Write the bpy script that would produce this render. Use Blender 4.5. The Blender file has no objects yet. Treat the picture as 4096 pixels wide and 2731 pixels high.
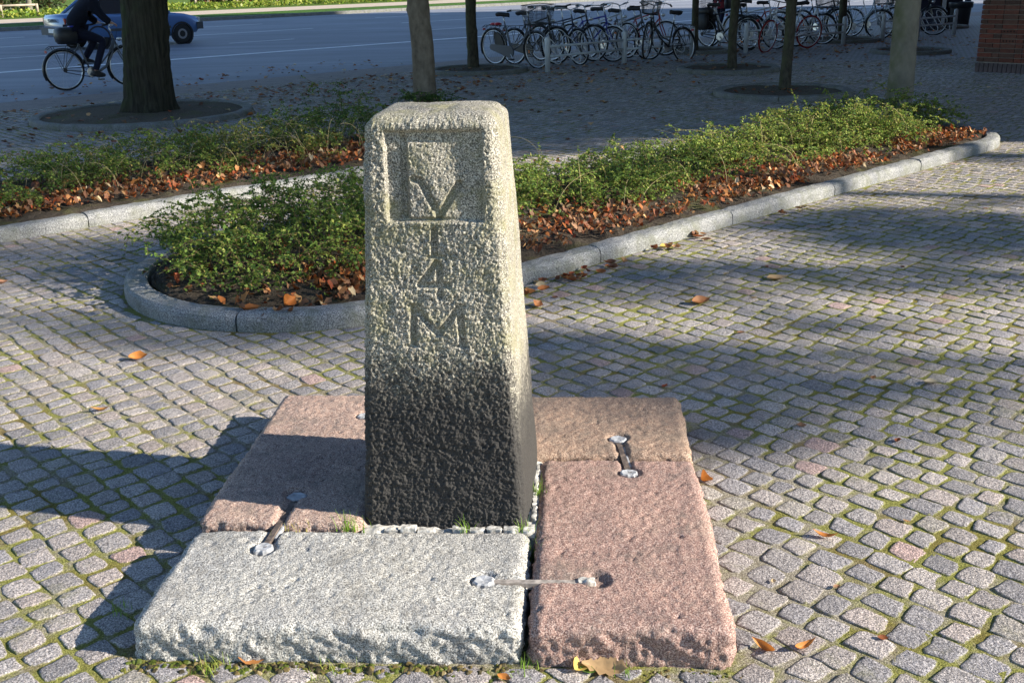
import bpy, bmesh, math, random
import numpy as np
from mathutils import Vector, Matrix

# ------------------------------------------------------------------ camera, sky, sun, exposure
scene = bpy.context.scene
COL = scene.collection
R = math.radians
CAM_H = 1.683
PITCH, ROLL, FPX = 0.33318, -0.024667, 2437.3 / 2352.0
fw = Vector((0, math.cos(PITCH), -math.sin(PITCH)))
up0 = Vector((0, math.sin(PITCH), math.cos(PITCH)))
rt0 = Vector((1, 0, 0))
cr = rt0 * math.cos(ROLL) + up0 * math.sin(ROLL)
cu = up0 * math.cos(ROLL) - rt0 * math.sin(ROLL)
cam_data = bpy.data.cameras.new('camera')
cam = bpy.data.objects.new('camera', cam_data)
COL.objects.link(cam)
M = Matrix((cr, cu, -fw)).transposed().to_4x4()
M.translation = Vector((0, 0, CAM_H))
cam.matrix_world = M
cam_data.sensor_width = 36.0
cam_data.lens = FPX * 36.0
cam_data.clip_start = 0.05
cam_data.clip_end = 3000.0
cam_data.dof.use_dof = False
scene.camera = cam

SUN_EL = R(25.0)
SH = Vector((-0.972, 0.235, 0)).normalized()          # where shadows point on the ground
sun_from = Vector((-SH.x * math.cos(SUN_EL), -SH.y * math.cos(SUN_EL), math.sin(SUN_EL)))
world = bpy.data.worlds.new('World')
scene.world = world
world.use_nodes = True
wn = world.node_tree.nodes
wl = world.node_tree.links
bg = wn.get('Background') or wn.new('ShaderNodeBackground')
wo = wn.get('World Output') or wn.new('ShaderNodeOutputWorld')
sky = wn.new('ShaderNodeTexSky')
sky.sky_type = 'NISHITA'
sky.sun_disc = False
sky.sun_elevation = SUN_EL
sky.sun_rotation = math.atan2(sun_from.x, sun_from.y)
sky.air_density = 1.0
sky.dust_density = 0.1
sky.ozone_density = 3.0
wl.new(sky.outputs[0], bg.inputs[0])
bg.inputs[1].default_value = 0.09
wl.new(bg.outputs[0], wo.inputs[0])
sun_data = bpy.data.lights.new('sun', 'SUN')
sun_data.energy = 5.0
sun_data.angle = R(0.6)
sun_data.color = (1.0, 0.925, 0.81)
sun = bpy.data.objects.new('sun', sun_data)
COL.objects.link(sun)
sun.rotation_euler = sun_from.to_track_quat('Z', 'Y').to_euler()
sun.location = (20, -5, 12)
vs = scene.view_settings
vs.view_transform = 'Standard'
vs.look = 'None'
vs.gamma = 1.0
vs.use_curve_mapping = False
vs.exposure = 1.3
scene.cycles.max_bounces = 6
scene.cycles.diffuse_bounces = 3
scene.cycles.glossy_bounces = 3
scene.cycles.transmission_bounces = 4
scene.cycles.transparent_max_bounces = 6
scene.cycles.use_denoising = True

# ------------------------------------------------------------------ helpers
rng = np.random.default_rng(7)
random.seed(7)
AX = R(43.0)
DU = np.array([math.cos(AX), math.sin(AX)])            # along the street
DV = np.array([-math.sin(AX), math.cos(AX)])           # across the street, away


def UV(u, v, z=0.0):
    return (u * DU[0] + v * DV[0], u * DU[1] + v * DV[1], z)


def touv(x, y):
    return x * DU[0] + y * DU[1], x * DV[0] + y * DV[1]


def tag(o, label=None, cat=None, group=None, kind=None):
    if label: o['label'] = label
    if cat: o['category'] = cat
    if group: o['group'] = group
    if kind: o['kind'] = kind
    return o


def empty(name, loc=(0, 0, 0), rz=0.0):
    o = bpy.data.objects.new(name, None)
    o.empty_display_size = 0.1
    o.location = loc
    o.rotation_euler = (0, 0, rz)
    COL.objects.link(o)
    return o


def make_mesh(name, verts, faces, mat=None, smooth=False, cols=None):
    me = bpy.data.meshes.new(name)
    if isinstance(faces, np.ndarray):
        verts = np.asarray(verts, dtype=np.float32)
        n, k = faces.shape
        me.vertices.add(len(verts))
        me.vertices.foreach_set('co', verts.ravel())
        me.loops.add(n * k)
        me.loops.foreach_set('vertex_index', faces.astype(np.int32).ravel())
        me.polygons.add(n)
        me.polygons.foreach_set('loop_start', np.arange(0, n * k, k, dtype=np.int32))
        me.update(calc_edges=True)
    else:
        me.from_pydata([tuple(v) for v in verts], [], faces)
        me.update()
    if cols is not None:
        a = me.color_attributes.new('tint', 'FLOAT_COLOR', 'POINT')
        c = np.ones((len(verts), 4), dtype=np.float32)
        cols = np.asarray(cols)
        c[:, :cols.shape[1]] = cols
        a.data.foreach_set('color', c.ravel())
    if smooth:
        me.polygons.foreach_set('use_smooth', np.ones(len(me.polygons), dtype=bool))
    if mat:
        me.materials.append(mat)
    return me


def link(name, me, parent=None, loc=None):
    o = bpy.data.objects.new(name, me)
    COL.objects.link(o)
    if parent is not None:
        o.parent = parent
    if loc is not None:
        o.location = loc
    return o


def mobj(name, verts, faces, mat, parent=None, smooth=False, cols=None, loc=None):
    return link(name, make_mesh(name, verts, faces, mat, smooth, cols), parent, loc)


# gradient noise in numpy
_perm = np.random.default_rng(3).integers(0, 2 ** 31, 4096)


def _h(ix, iy, iz, s):
    k = (ix * 73856093) ^ (iy * 19349663) ^ (iz * 83492791) ^ (s * 2654435)
    return _perm[k & 4095]


def vnoise(p, scale, seed=0):
    p = np.asarray(p, dtype=np.float64) * scale
    i = np.floor(p).astype(np.int64)
    f = p - i
    w = f * f * f * (f * (f * 6 - 15) + 10)
    out = np.zeros(len(p))
    for dx in (0, 1):
        for dy in (0, 1):
            for dz in (0, 1):
                h = _h(i[:, 0] + dx, i[:, 1] + dy, i[:, 2] + dz, seed)
                gx = ((h & 1023) / 511.5 - 1.0)
                gy = (((h >> 10) & 1023) / 511.5 - 1.0)
                gz = (((h >> 20) & 1023) / 511.5 - 1.0)
                d = gx * (f[:, 0] - dx) + gy * (f[:, 1] - dy) + gz * (f[:, 2] - dz)
                ww = (w[:, 0] if dx else 1 - w[:, 0]) * (w[:, 1] if dy else 1 - w[:, 1]) * (w[:, 2] if dz else 1 - w[:, 2])
                out += d * ww
    return out * 1.4


def sstep(a, b, x):
    t = np.clip((x - a) / (b - a), 0, 1)
    return t * t * (3 - 2 * t)


def segdist(px, py, ax, ay, bx, by):
    dx, dy = bx - ax, by - ay
    t = np.clip(((px - ax) * dx + (py - ay) * dy) / (dx * dx + dy * dy + 1e-12), 0, 1)
    return np.hypot(px - ax - t * dx, py - ay - t * dy)


class MB:
    """collects boxes, tubes, lathes and loose polygons; build() links them as one mesh"""

    def __init__(self):
        self.v = []
        self.f = []

    def add(self, verts, faces):
        n = len(self.v)
        self.v += [tuple(x) for x in verts]
        self.f += [tuple(i + n for i in f) for f in faces]
        return self

    def box(self, c, s, rot=None):
        hx, hy, hz = s[0] / 2, s[1] / 2, s[2] / 2
        vs_ = [Vector((x, y, z)) for x in (-hx, hx) for y in (-hy, hy) for z in (-hz, hz)]
        if rot is not None:
            vs_ = [rot @ x for x in vs_]
        vs_ = [x + Vector(c) for x in vs_]
        return self.add(vs_, [(0, 1, 3, 2), (4, 6, 7, 5), (0, 4, 5, 1), (2, 3, 7, 6), (0, 2, 6, 4), (1, 5, 7, 3)])

    def tube(self, pts, r, n=6, caps=True, closed=False, sq=1.0):
        pts = [Vector(p) for p in pts]
        m = len(pts)
        rs = r if isinstance(r, (list, tuple)) else [r] * m
        vs_, fs = [], []
        ref = None
        for i, p in enumerate(pts):
            if closed:
                t = (pts[(i + 1) % m] - pts[i - 1]).normalized()
            else:
                t = (pts[min(i + 1, m - 1)] - pts[max(i - 1, 0)]).normalized()
            if ref is None:
                ref = Vector((0, 0, 1)) if abs(t.z) < 0.9 else Vector((1, 0, 0))
            a = t.cross(ref)
            if a.length < 1e-5:
                a = t.orthogonal()
            a.normalize()
            b = a.cross(t).normalized()
            ref = b
            for k in range(n):
                an = 2 * math.pi * k / n
                vs_.append(p + a * (math.cos(an) * rs[i]) + b * (math.sin(an) * rs[i] * sq))
        mm = m if closed else m - 1
        for i in range(mm):
            for k in range(n):
                j = (i + 1) % m
                fs.append((i * n + k, i * n + (k + 1) % n, j * n + (k + 1) % n, j * n + k))
        if caps and not closed:
            fs.append(tuple(range(n - 1, -1, -1)))
            fs.append(tuple((m - 1) * n + k for k in range(n)))
        return self.add(vs_, fs)

    def lathe(self, prof, n=16, c=(0, 0, 0), axis='z'):
        vs_, fs = [], []
        for (rr, h) in prof:
            for k in range(n):
                a = 2 * math.pi * k / n
                x, y = rr * math.cos(a), rr * math.sin(a)
                q = (x, y, h) if axis == 'z' else (x, h, y)
                vs_.append((q[0] + c[0], q[1] + c[1], q[2] + c[2]))
        m = len(prof)
        for i in range(m - 1):
            for k in range(n):
                fs.append((i * n + k, i * n + (k + 1) % n, (i + 1) * n + (k + 1) % n, (i + 1) * n + k))
        fs.append(tuple(range(n - 1, -1, -1)))
        fs.append(tuple((m - 1) * n + k for k in range(n)))
        return self.add(vs_, fs)

    def prism(self, poly, y0, y1):
        """polygon in x,z extruded along y"""
        n = len(poly)
        vs_ = [(x, y0, z) for x, z in poly] + [(x, y1, z) for x, z in poly]
        fs = [tuple(range(n)), tuple(range(2 * n - 1, n - 1, -1))]
        for i in range(n):
            j = (i + 1) % n
            fs.append((i, i + n, j + n, j))
        return self.add(vs_, fs)

    def mesh(self, name, mat, smooth=False):
        return make_mesh(name, self.v, self.f, mat, smooth)

    def build(self, name, mat, parent=None, smooth=False, loc=None):
        return link(name, self.mesh(name, mat, smooth), parent, loc)


# ------------------------------------------------------------------ materials
class NT:
    def __init__(self, name):
        self.m = bpy.data.materials.new(name)
        self.m.use_nodes = True
        self.t = self.m.node_tree
        self.n = self.t.nodes
        self.b = self.n.get('Principled BSDF')
        self.out = self.n.get('Material Output')

    def new(self, typ, **kw):
        x = self.n.new(typ)
        for k, v in kw.items():
            setattr(x, k, v)
        return x

    def ln(self, a, b):
        self.t.links.new(a, b)

    def coord(self, which='Object'):
        return self.new('ShaderNodeTexCoord').outputs[which]

    def pos(self):
        return self.new('ShaderNodeNewGeometry').outputs['Position']

    def noise(self, vec, scale, detail=3, rough=0.6):
        x = self.new('ShaderNodeTexNoise')
        x.inputs['Scale'].default_value = scale
        x.inputs['Detail'].default_value = detail
        x.inputs['Roughness'].default_value = rough
        self.ln(vec, x.inputs['Vector'])
        return x.outputs[0]

    def voro(self, vec, scale, feature='F1'):
        x = self.new('ShaderNodeTexVoronoi')
        x.feature = feature
        x.inputs['Scale'].default_value = scale
        self.ln(vec, x.inputs['Vector'])
        return x

    def ramp(self, fac, stops, interp='LINEAR'):
        x = self.new('ShaderNodeValToRGB')
        x.color_ramp.interpolation = interp
        el = x.color_ramp.elements
        while len(el) < len(stops):
            el.new(0.5)
        for e, (p, c) in zip(el, stops):
            e.position = p
            e.color = (c[0], c[1], c[2], 1) if not isinstance(c, (int, float)) else (c, c, c, 1)
        self.ln(fac, x.inputs[0])
        return x.outputs[0]

    def mix(self, fac, a, b, mode='MIX'):
        x = self.new('ShaderNodeMix', data_type='RGBA', blend_type=mode)
        if isinstance(fac, (int, float)):
            x.inputs[0].default_value = fac
        else:
            self.ln(fac, x.inputs[0])
        for i, s in ((6, a), (7, b)):
            if isinstance(s, (tuple, list)):
                x.inputs[i].default_value = (s[0], s[1], s[2], 1)
            else:
                self.ln(s, x.inputs[i])
        return x.outputs[2]

    def math(self, op, a, b=0.0):
        x = self.new('ShaderNodeMath', operation=op)
        for i, s in ((0, a), (1, b)):
            if isinstance(s, (int, float)):
                x.inputs[i].default_value = s
            else:
                self.ln(s, x.inputs[i])
        return x.outputs[0]

    def bump(self, h, strength=0.5, dist=0.01):
        x = self.new('ShaderNodeBump')
        x.inputs['Strength'].default_value = strength
        x.inputs['Distance'].default_value = dist
        self.ln(h, x.inputs['Height'])
        self.ln(x.outputs[0], self.b.inputs['Normal'])

    def col(self, s):
        if isinstance(s, (tuple, list)):
            self.b.inputs['Base Color'].default_value = (s[0], s[1], s[2], 1)
        else:
            self.ln(s, self.b.inputs['Base Color'])
        return self

    def rough(self, r, spec=0.5, metal=0.0):
        self.b.inputs['Roughness'].default_value = r
        self.b.inputs['Specular IOR Level'].default_value = spec
        self.b.inputs['Metallic'].default_value = metal
        return self

    def blob(self, vec, centre, r0, r1):
        """1 inside r0 of a place, fading to 0 at r1"""
        x = self.new('ShaderNodeVectorMath', operation='DISTANCE')
        self.ln(vec, x.inputs[0])
        x.inputs[1].default_value = centre
        return self.ramp(self.math('DIVIDE', x.outputs['Value'], r1), [(r0 / r1, 1.0), (1.0, 0.0)])

    def tint(self):
        return self.new('ShaderNodeVertexColor', layer_name='tint').outputs[0]


def simple(name, col, rough=0.6, spec=0.5, metal=0.0, var=0.0, vscale=8.0):
    t = NT(name)
    if var > 0:
        n = t.noise(t.coord(), vscale, 4)
        t.col(t.ramp(n, [(0.3, [c * (1 - var) for c in col]), (0.7, [min(1, c * (1 + var)) for c in col])]))
    else:
        t.col(col)
    t.rough(rough, spec, metal)
    return t.m


def granite(name, dark, mid, light, grain=260.0, bumpd=0.004, stain=None, use_pos=True, tint=False, bstr=0.6, algae=None, micro=1.0):
    t = NT(name)
    p = t.pos() if use_pos else t.coord()
    g1 = t.noise(p, grain, 2, 0.7)
    c = t.ramp(g1, [(0.36, dark), (0.5, mid), (0.62, light)])
    g3 = t.noise(p, 5.0, 4)
    c = t.mix(1.0, c, t.ramp(g3, [(0.3, (0.78, 0.78, 0.8)), (0.7, (1.12, 1.1, 1.06))]), 'MULTIPLY')
    if tint:
        c = t.mix(1.0, c, t.tint(), 'MULTIPLY')
    if algae:
        a = t.noise(p, 7.0, 5, 0.7)
        c = t.mix(t.ramp(a, [(0.45, 0.0), (0.66, 0.65)]), c, algae)
    if stain:
        c = stain(t, p, c)
    t.col(c)
    b1 = t.noise(p, grain * 0.45, 3, 0.7)
    t.bump(b1, bstr, bumpd)
    t.rough(0.8, 0.3)
    return t.m
# ------------------------------------------------------------------ setting: ground, pavement, road, verge
def sheet(name, u0, u1, v0, v1, z, mat, nu=1, nv=1):
    vs_, fs = [], []
    for i in range(nu + 1):
        for j in range(nv + 1):
            vs_.append(UV(u0 + (u1 - u0) * i / nu, v0 + (v1 - v0) * j / nv, z))
    for i in range(nu):
        for j in range(nv):
            a = i * (nv + 1) + j
            fs.append((a, a + nv + 1, a + nv + 2, a + 1))
    o = mobj(name, vs_, fs, mat)
    tag(o, kind='structure')
    return o


def mat_asphalt():
    t = NT('asphalt')
    p = t.pos()
    n1 = t.noise(p, 140, 2)
    n2 = t.noise(p, 0.35, 4)
    mp = t.new('ShaderNodeMapping')
    mp.inputs['Rotation'].default_value = (0, 0, -AX)
    mp.inputs['Scale'].default_value = (0.02, 0.9, 1)
    t.ln(p, mp.inputs[0])
    n3 = t.noise(mp.outputs[0], 1.0, 3)
    c = t.ramp(n1, [(0.3, (0.15, 0.16, 0.19)), (0.7, (0.245, 0.255, 0.29))])
    c = t.mix(1.0, c, t.ramp(n2, [(0.3, (0.85, 0.85, 0.85)), (0.7, (1.1, 1.1, 1.1))]), 'MULTIPLY')
    c = t.mix(1.0, c, t.ramp(n3, [(0.35, (0.78, 0.78, 0.8)), (0.65, (1.18, 1.17, 1.15))]), 'MULTIPLY')
    t.col(c)
    t.bump(n1, 0.3, 0.004)
    t.rough(0.65, 0.25)
    return t.m


def mat_joint():
    """sand and moss between the setts"""
    t = NT('joint_sand_and_moss')
    p = t.pos()
    nbig = t.noise(p, 1.1, 3)
    nmid = t.noise(p, 9.0, 4, 0.7)
    nfine = t.noise(p, 230.0, 3, 0.7)
    sand = t.ramp(nfine, [(0.3, (0.075, 0.062, 0.046)), (0.52, (0.25, 0.22, 0.165)), (0.72, (0.56, 0.52, 0.42))])
    moss = t.ramp(nfine, [(0.3, (0.06, 0.065, 0.014)), (0.5, (0.175, 0.18, 0.035)), (0.7, (0.37, 0.36, 0.085))])
    brown = t.ramp(nfine, [(0.3, (0.05, 0.035, 0.012)), (0.7, (0.24, 0.17, 0.05))])
    k = t.math('ADD', t.math('MULTIPLY', nbig, 0.55), t.math('MULTIPLY', nmid, 0.5))
    k = t.math('ADD', k, t.math('MULTIPLY', t.blob(p, (2.3, 6.0, 0.0), 0.8, 3.0), 0.09))
    c = t.mix(t.ramp(k, [(0.485, 0.0), (0.58, 0.9)]), sand, moss)
    c = t.mix(t.ramp(t.noise(p, 2.6, 3), [(0.52, 0.0), (0.66, 0.75)]), c, brown)
    t.col(c)
    t.bump(nfine, 0.8, 0.008)
    t.rough(0.95, 0.1)
    return t.m


def mat_setts(name='sett_granite'):
    t = NT(name)
    p = t.pos()
    g1 = t.noise(p, 210.0, 2, 0.7)
    c = t.ramp(g1, [(0.34, (0.10, 0.093, 0.093)), (0.5, (0.315, 0.292, 0.285)), (0.66, (0.64, 0.60, 0.575))])
    vc = t.new('ShaderNodeVertexColor', layer_name='tint')
    c = t.mix(1.0, c, vc.outputs[0], 'MULTIPLY')
    # moss creeping over some stones and sand dust
    m1 = t.math('ADD', t.noise(p, 3.2, 5, 0.75), t.math('MULTIPLY', t.blob(p, (2.3, 6.0, 0.0), 0.8, 3.0), 0.045))
    c = t.mix(t.ramp(m1, [(0.56, 0.0), (0.72, 0.45)]), c, (0.17, 0.165, 0.06))
    # sand and moss spilling over the arrises
    nf = t.noise(p, 230.0, 3, 0.7)
    nb = t.noise(p, 1.1, 3)
    nm = t.noise(p, 9.0, 4, 0.7)
    mk = t.math('ADD', t.math('MULTIPLY', nb, 0.55), t.math('MULTIPLY', nm, 0.5))
    mk = t.math('ADD', mk, t.math('MULTIPLY', t.blob(p, (2.3, 6.0, 0.0), 0.8, 3.0), 0.09))
    sand = t.ramp(nf, [(0.3, (0.075, 0.062, 0.046)), (0.52, (0.25, 0.22, 0.165)), (0.72, (0.56, 0.52, 0.42))])
    moss = t.ramp(nf, [(0.3, (0.06, 0.065, 0.014)), (0.5, (0.175, 0.18, 0.035)), (0.7, (0.37, 0.36, 0.085))])
    jc = t.mix(t.ramp(mk, [(0.485, 0.0), (0.58, 0.9)]), sand, moss)
    ed = t.math('ADD', t.math('SUBTRACT', 1.0, vc.outputs[1]), t.math('MULTIPLY', t.math('SUBTRACT', t.noise(p, 55.0, 3, 0.7), 0.5), 2.2))
    c = t.mix(t.ramp(ed, [(0.62, 0.0), (0.95, 0.9)]), c, jc)
    t.col(c)
    b1 = t.math('ADD', t.noise(p, 75.0, 4, 0.8), t.math('MULTIPLY', t.noise(p, 26.0, 3, 0.6), 0.8))
    t.bump(b1, 1.0, 0.012)
    t.rough(0.72, 0.35)
    return t.m


def mat_grass(name, dark, light, sc=6.0):
    t = NT(name)
    p = t.pos()
    n = t.noise(p, sc, 5, 0.7)
    t.col(t.ramp(n, [(0.3, dark), (0.7, light)]))
    t.bump(t.noise(p, 40, 3), 0.6, 0.05)
    t.rough(0.9, 0.1)
    return t.m


def mat_soil(name='soil', k=1.0):
    t = NT(name)
    p = t.pos()
    n = t.noise(p, 60, 5, 0.7)
    n2 = t.noise(p, 3, 3)
    c = t.ramp(n, [(0.3, (0.02 * k, 0.016 * k, 0.012 * k)), (0.7, (0.095 * k, 0.078 * k, 0.06 * k))])
    c = t.mix(t.ramp(n2, [(0.52, 0.0), (0.7, 0.5)]), c, (0.10, 0.11, 0.025))
    t.col(c)
    t.bump(n, 0.8, 0.02)
    t.rough(0.95, 0.1)
    return t.m


M_JOINT = mat_joint()
M_SETT = mat_setts()
M_SOIL = mat_soil()
M_SOIL_RING = mat_soil('trodden_soil', 1.9)
M_ASPH = mat_asphalt()
M_LAWN = mat_grass('lawn_grass', (0.05, 0.10, 0.012), (0.12, 0.17, 0.03))
M_VERGE = mat_grass('verge_grass', (0.035, 0.09, 0.012), (0.08, 0.15, 0.03))
M_STRIP = granite('pavement_strip', (0.16, 0.13, 0.12), (0.23, 0.19, 0.175), (0.30, 0.26, 0.24), 120, 0.003)
M_PATH = simple('path_gravel', (0.42, 0.35, 0.28), 0.95, 0.1, 0, 0.12, 3.0)
M_PAINT = simple('road_paint', (0.72, 0.72, 0.72), 0.7, 0.3, 0, 0.12, 5.0)
M_KERB = granite('kerb_granite', (0.07, 0.074, 0.078), (0.215, 0.22, 0.218), (0.41, 0.41, 0.40), 170, 0.006, algae=(0.12, 0.125, 0.08))
M_KERB_D = granite('old_kerb_granite', (0.07, 0.07, 0.07), (0.17, 0.17, 0.165), (0.28, 0.28, 0.27), 170, 0.005, algae=(0.10, 0.11, 0.06))

g = mobj('ground', [(-900, -900, -0.30), (900, -900, -0.30), (900, 900, -0.30), (-900, 900, -0.30)], [(0, 1, 2, 3)], M_LAWN)
tag(g, kind='structure')
pave = sheet('cobbled_pavement', -60, 120, -40, 16.15, -0.0014, M_JOINT)
strip = sheet('pavement_strip', -60, 120, 16.15, 17.45, -0.004, M_STRIP)
def mat_far_setts():
    t = NT('far_setts')
    p = t.pos()
    mp = t.new('ShaderNodeMapping')
    mp.inputs['Rotation'].default_value = (0, 0, -AX + math.pi / 2)
    t.ln(p, mp.inputs[0])
    br = t.new('ShaderNodeTexBrick')
    br.inputs['Scale'].default_value = 1.0
    br.inputs['Brick Width'].default_value = 0.106
    br.inputs['Row Height'].default_value = 0.1055
    br.inputs['Mortar Size'].default_value = 0.007
    br.inputs['Color1'].default_value = (0.23, 0.22, 0.23, 1)
    br.inputs['Color2'].default_value = (0.31, 0.295, 0.30, 1)
    br.inputs['Mortar'].default_value = (0.13, 0.12, 0.07, 1)
    t.ln(mp.outputs[0], br.inputs['Vector'])
    t.col(br.outputs[0])
    t.bump(t.math('SUBTRACT', 1.0, br.outputs[1]), 0.5, 0.01)
    t.rough(0.75, 0.35)
    return t.m


o = mobj('cobbled_square', [UV(12.46, 16.15, 0.0002), UV(72.6, -40, 0.0002), UV(120, -40, 0.0002), UV(120, 16.15, 0.0002)], [(0, 1, 2, 3)], mat_far_setts())
tag(o, kind='structure')
road = sheet('road', -150, 250, 17.45, 46.5, -0.040, M_ASPH)
sheet('grass_verge', -150, 250, 46.85, 52.0, 0.08, M_VERGE)
sheet('path', -150, 250, 52.0, 58.6, 0.085, M_PATH)
sheet('lawn', -150, 250, 58.6, 150, 0.08, M_LAWN)
# lane markings
def marking(u0, u1, v, w):
    o = mobj('lane_marking', [UV(u0, v - w / 2, -0.035), UV(u1, v - w / 2, -0.035), UV(u1, v + w / 2, -0.035), UV(u0, v + w / 2, -0.035)], [(0, 1, 2, 3)], M_PAINT, road)
marking(-150, 250, 24.2, 0.28)
for k in range(-3, 12):
    marking(12.4 + k * 9.6 - 1.9, 12.4 + k * 9.6 + 1.9, 40.3, 0.2)
    marking(17.0 + k * 9.6, 17.0 + k * 9.6 + 5.5, 34.4, 0.18)
    marking(9.0 + k * 7.0, 9.0 + k * 7.0 + 2.2, 28.9, 0.15)

# ------------------------------------------------------------------ planting beds and tree rings (outlines first, the setts are cut to them)
BED_B = (3.37, 10.15, 5.32, 1.10)
BED_A = (-5.5, 5.9, 8.82, 1.12)
RINGS = [  # x, y, outer radius
    (-4.83, 14.4, 1.42), (-0.5, 20.05, 0.92), (3.88, 19.0, 0.88), (3.87, 15.15, 0.95),
    (8.15, 22.0, 0.78), (4.1, 23.55, 0.80), (7.95, 25.85, 0.85), (11.9, 30.4, 0.85)]
SLAB_C, SLAB_RZ, SLAB_H = (-0.185, 3.11), R(-3.7), 0.785


def sdf_stad(u, v, bed):
    u0, u1, v0, r = bed
    cu_ = min(max(u, u0), u1)
    return math.hypot(u - cu_, v - v0) - r


def obstacle(x, y):
    """signed distance to the nearest thing the setts stop at"""
    u, v = touv(x, y)
    d = min(sdf_stad(u, v, BED_A), sdf_stad(u, v, BED_B), 16.14 - v)
    c, s = math.cos(SLAB_RZ), math.sin(SLAB_RZ)
    dx, dy = x - SLAB_C[0], y - SLAB_C[1]
    lx, ly = abs(c * dx + s * dy) - SLAB_H, abs(-s * dx + c * dy) - SLAB_H
    d = min(d, math.hypot(max(lx, 0), max(ly, 0)) + min(max(lx, ly), 0))
    if y > 11:
        for (rx, ry, rr) in RINGS:
            d = min(d, math.hypot(x - rx, y - ry) - rr)
    du, dv = u - 17.7, 7.75 - v
    d = min(d, -min(du, dv))
    return d


def clip_half(poly, nx, ny, c):
    out = []
    n = len(poly)
    for i in range(n):
        a, b = poly[i], poly[(i + 1) % n]
        da, db = a[0] * nx + a[1] * ny - c, b[0] * nx + b[1] * ny - c
        if da >= 0: out.append(a)
        if (da > 0 > db) or (da < 0 < db):
            t = da / (da - db)
            out.append((a[0] + (b[0] - a[0]) * t, a[1] + (b[1] - a[1]) * t))
    return out


def area(poly):
    return abs(sum(poly[i][0] * poly[(i + 1) % len(poly)][1] - poly[(i + 1) % len(poly)][0] * poly[i][1] for i in range(len(poly)))) / 2


TINTS = [(0.95, 0.93, 0.92), (1.02, 0.97, 0.94), (0.82, 0.82, 0.85), (1.12, 1.07, 1.02), (0.74, 0.74, 0.76), (1.06, 0.97, 0.92), (1.12, 0.86, 0.80), (0.95, 0.92, 0.84)]
TW = [5, 5, 4, 3, 2, 2, 0.5, 1.2]


def sett_geo(poly, z, near, rr):
    cx = sum(p[0] for p in poly) / len(poly)
    cy = sum(p[1] for p in poly) / len(poly)
    tx, ty = rr.uniform(-0.035, 0.035), rr.uniform(-0.035, 0.035)
    if not near:
        n = len(poly)
        vs_ = [(p[0], p[1], z - 0.02) for p in poly]
        k = 0.86
        vs_ += [(cx + (p[0] - cx) * k, cy + (p[1] - cy) * k, z + (p[0] - cx) * tx + (p[1] - cy) * ty) for p in poly]
        fs = [(i, (i + 1) % n, n + (i + 1) % n, n + i) for i in range(n)] + [tuple(range(n, 2 * n))]
        return vs_, fs, [0.0] * n + [0.7] * n
    # corners slightly cut, edges a little wavy
    ring = []
    n = len(poly)
    for i in range(n):
        a, b, c = poly[i - 1], poly[i], poly[(i + 1) % n]
        k = rr.uniform(0.05, 0.17)
        ring.append((b[0] + (a[0] - b[0]) * k, b[1] + (a[1] - b[1]) * k))
        k = rr.uniform(0.05, 0.17)
        ring.append((b[0] + (c[0] - b[0]) * k, b[1] + (c[1] - b[1]) * k))
        k = rr.uniform(0.4, 0.6)
        q = (b[0] + (c[0] - b[0]) * k, b[1] + (c[1] - b[1]) * k)
        o = rr.uniform(-0.03, 0.07)
        ring.append((q[0] + (q[0] - cx) * o, q[1] + (q[1] - cy) * o))
    m = len(ring)
    jit = [(rr.uniform(-0.0035, 0.0035), rr.uniform(-0.0035, 0.0035)) for _ in ring]
    ring = [(p[0] + j[0], p[1] + j[1]) for p, j in zip(ring, jit)]
    vs_, al = [], []
    for k, dz, ja, av in ((1.05, -0.016, 0.0, 0.0), (1.0, -0.0020, 0.0006, 0.0), (0.96, 0.0004, 0.0014, 0.3), (0.80, 0.0012, 0.0020, 1.0)):
        for p in ring:
            q = k * rr.uniform(0.985, 1.015)
            x, y = cx + (p[0] - cx) * q, cy + (p[1] - cy) * q
            vs_.append((x, y, z + dz + (x - cx) * tx + (y - cy) * ty + rr.uniform(-ja, ja)))
            al.append(av)
    vs_.append((cx, cy, z + 0.002 + rr.uniform(-0.002, 0.002)))
    al.append(1.0)
    fs = []
    for r_ in range(3):
        for i in range(m):
            j = (i + 1) % m
            fs.append((r_ * m + i, r_ * m + j, (r_ + 1) * m + j, (r_ + 1) * m + i))
    for i in range(m):
        fs.append((3 * m + i, 3 * m + (i + 1) % m, 4 * m))
    return vs_, fs, al


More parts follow.
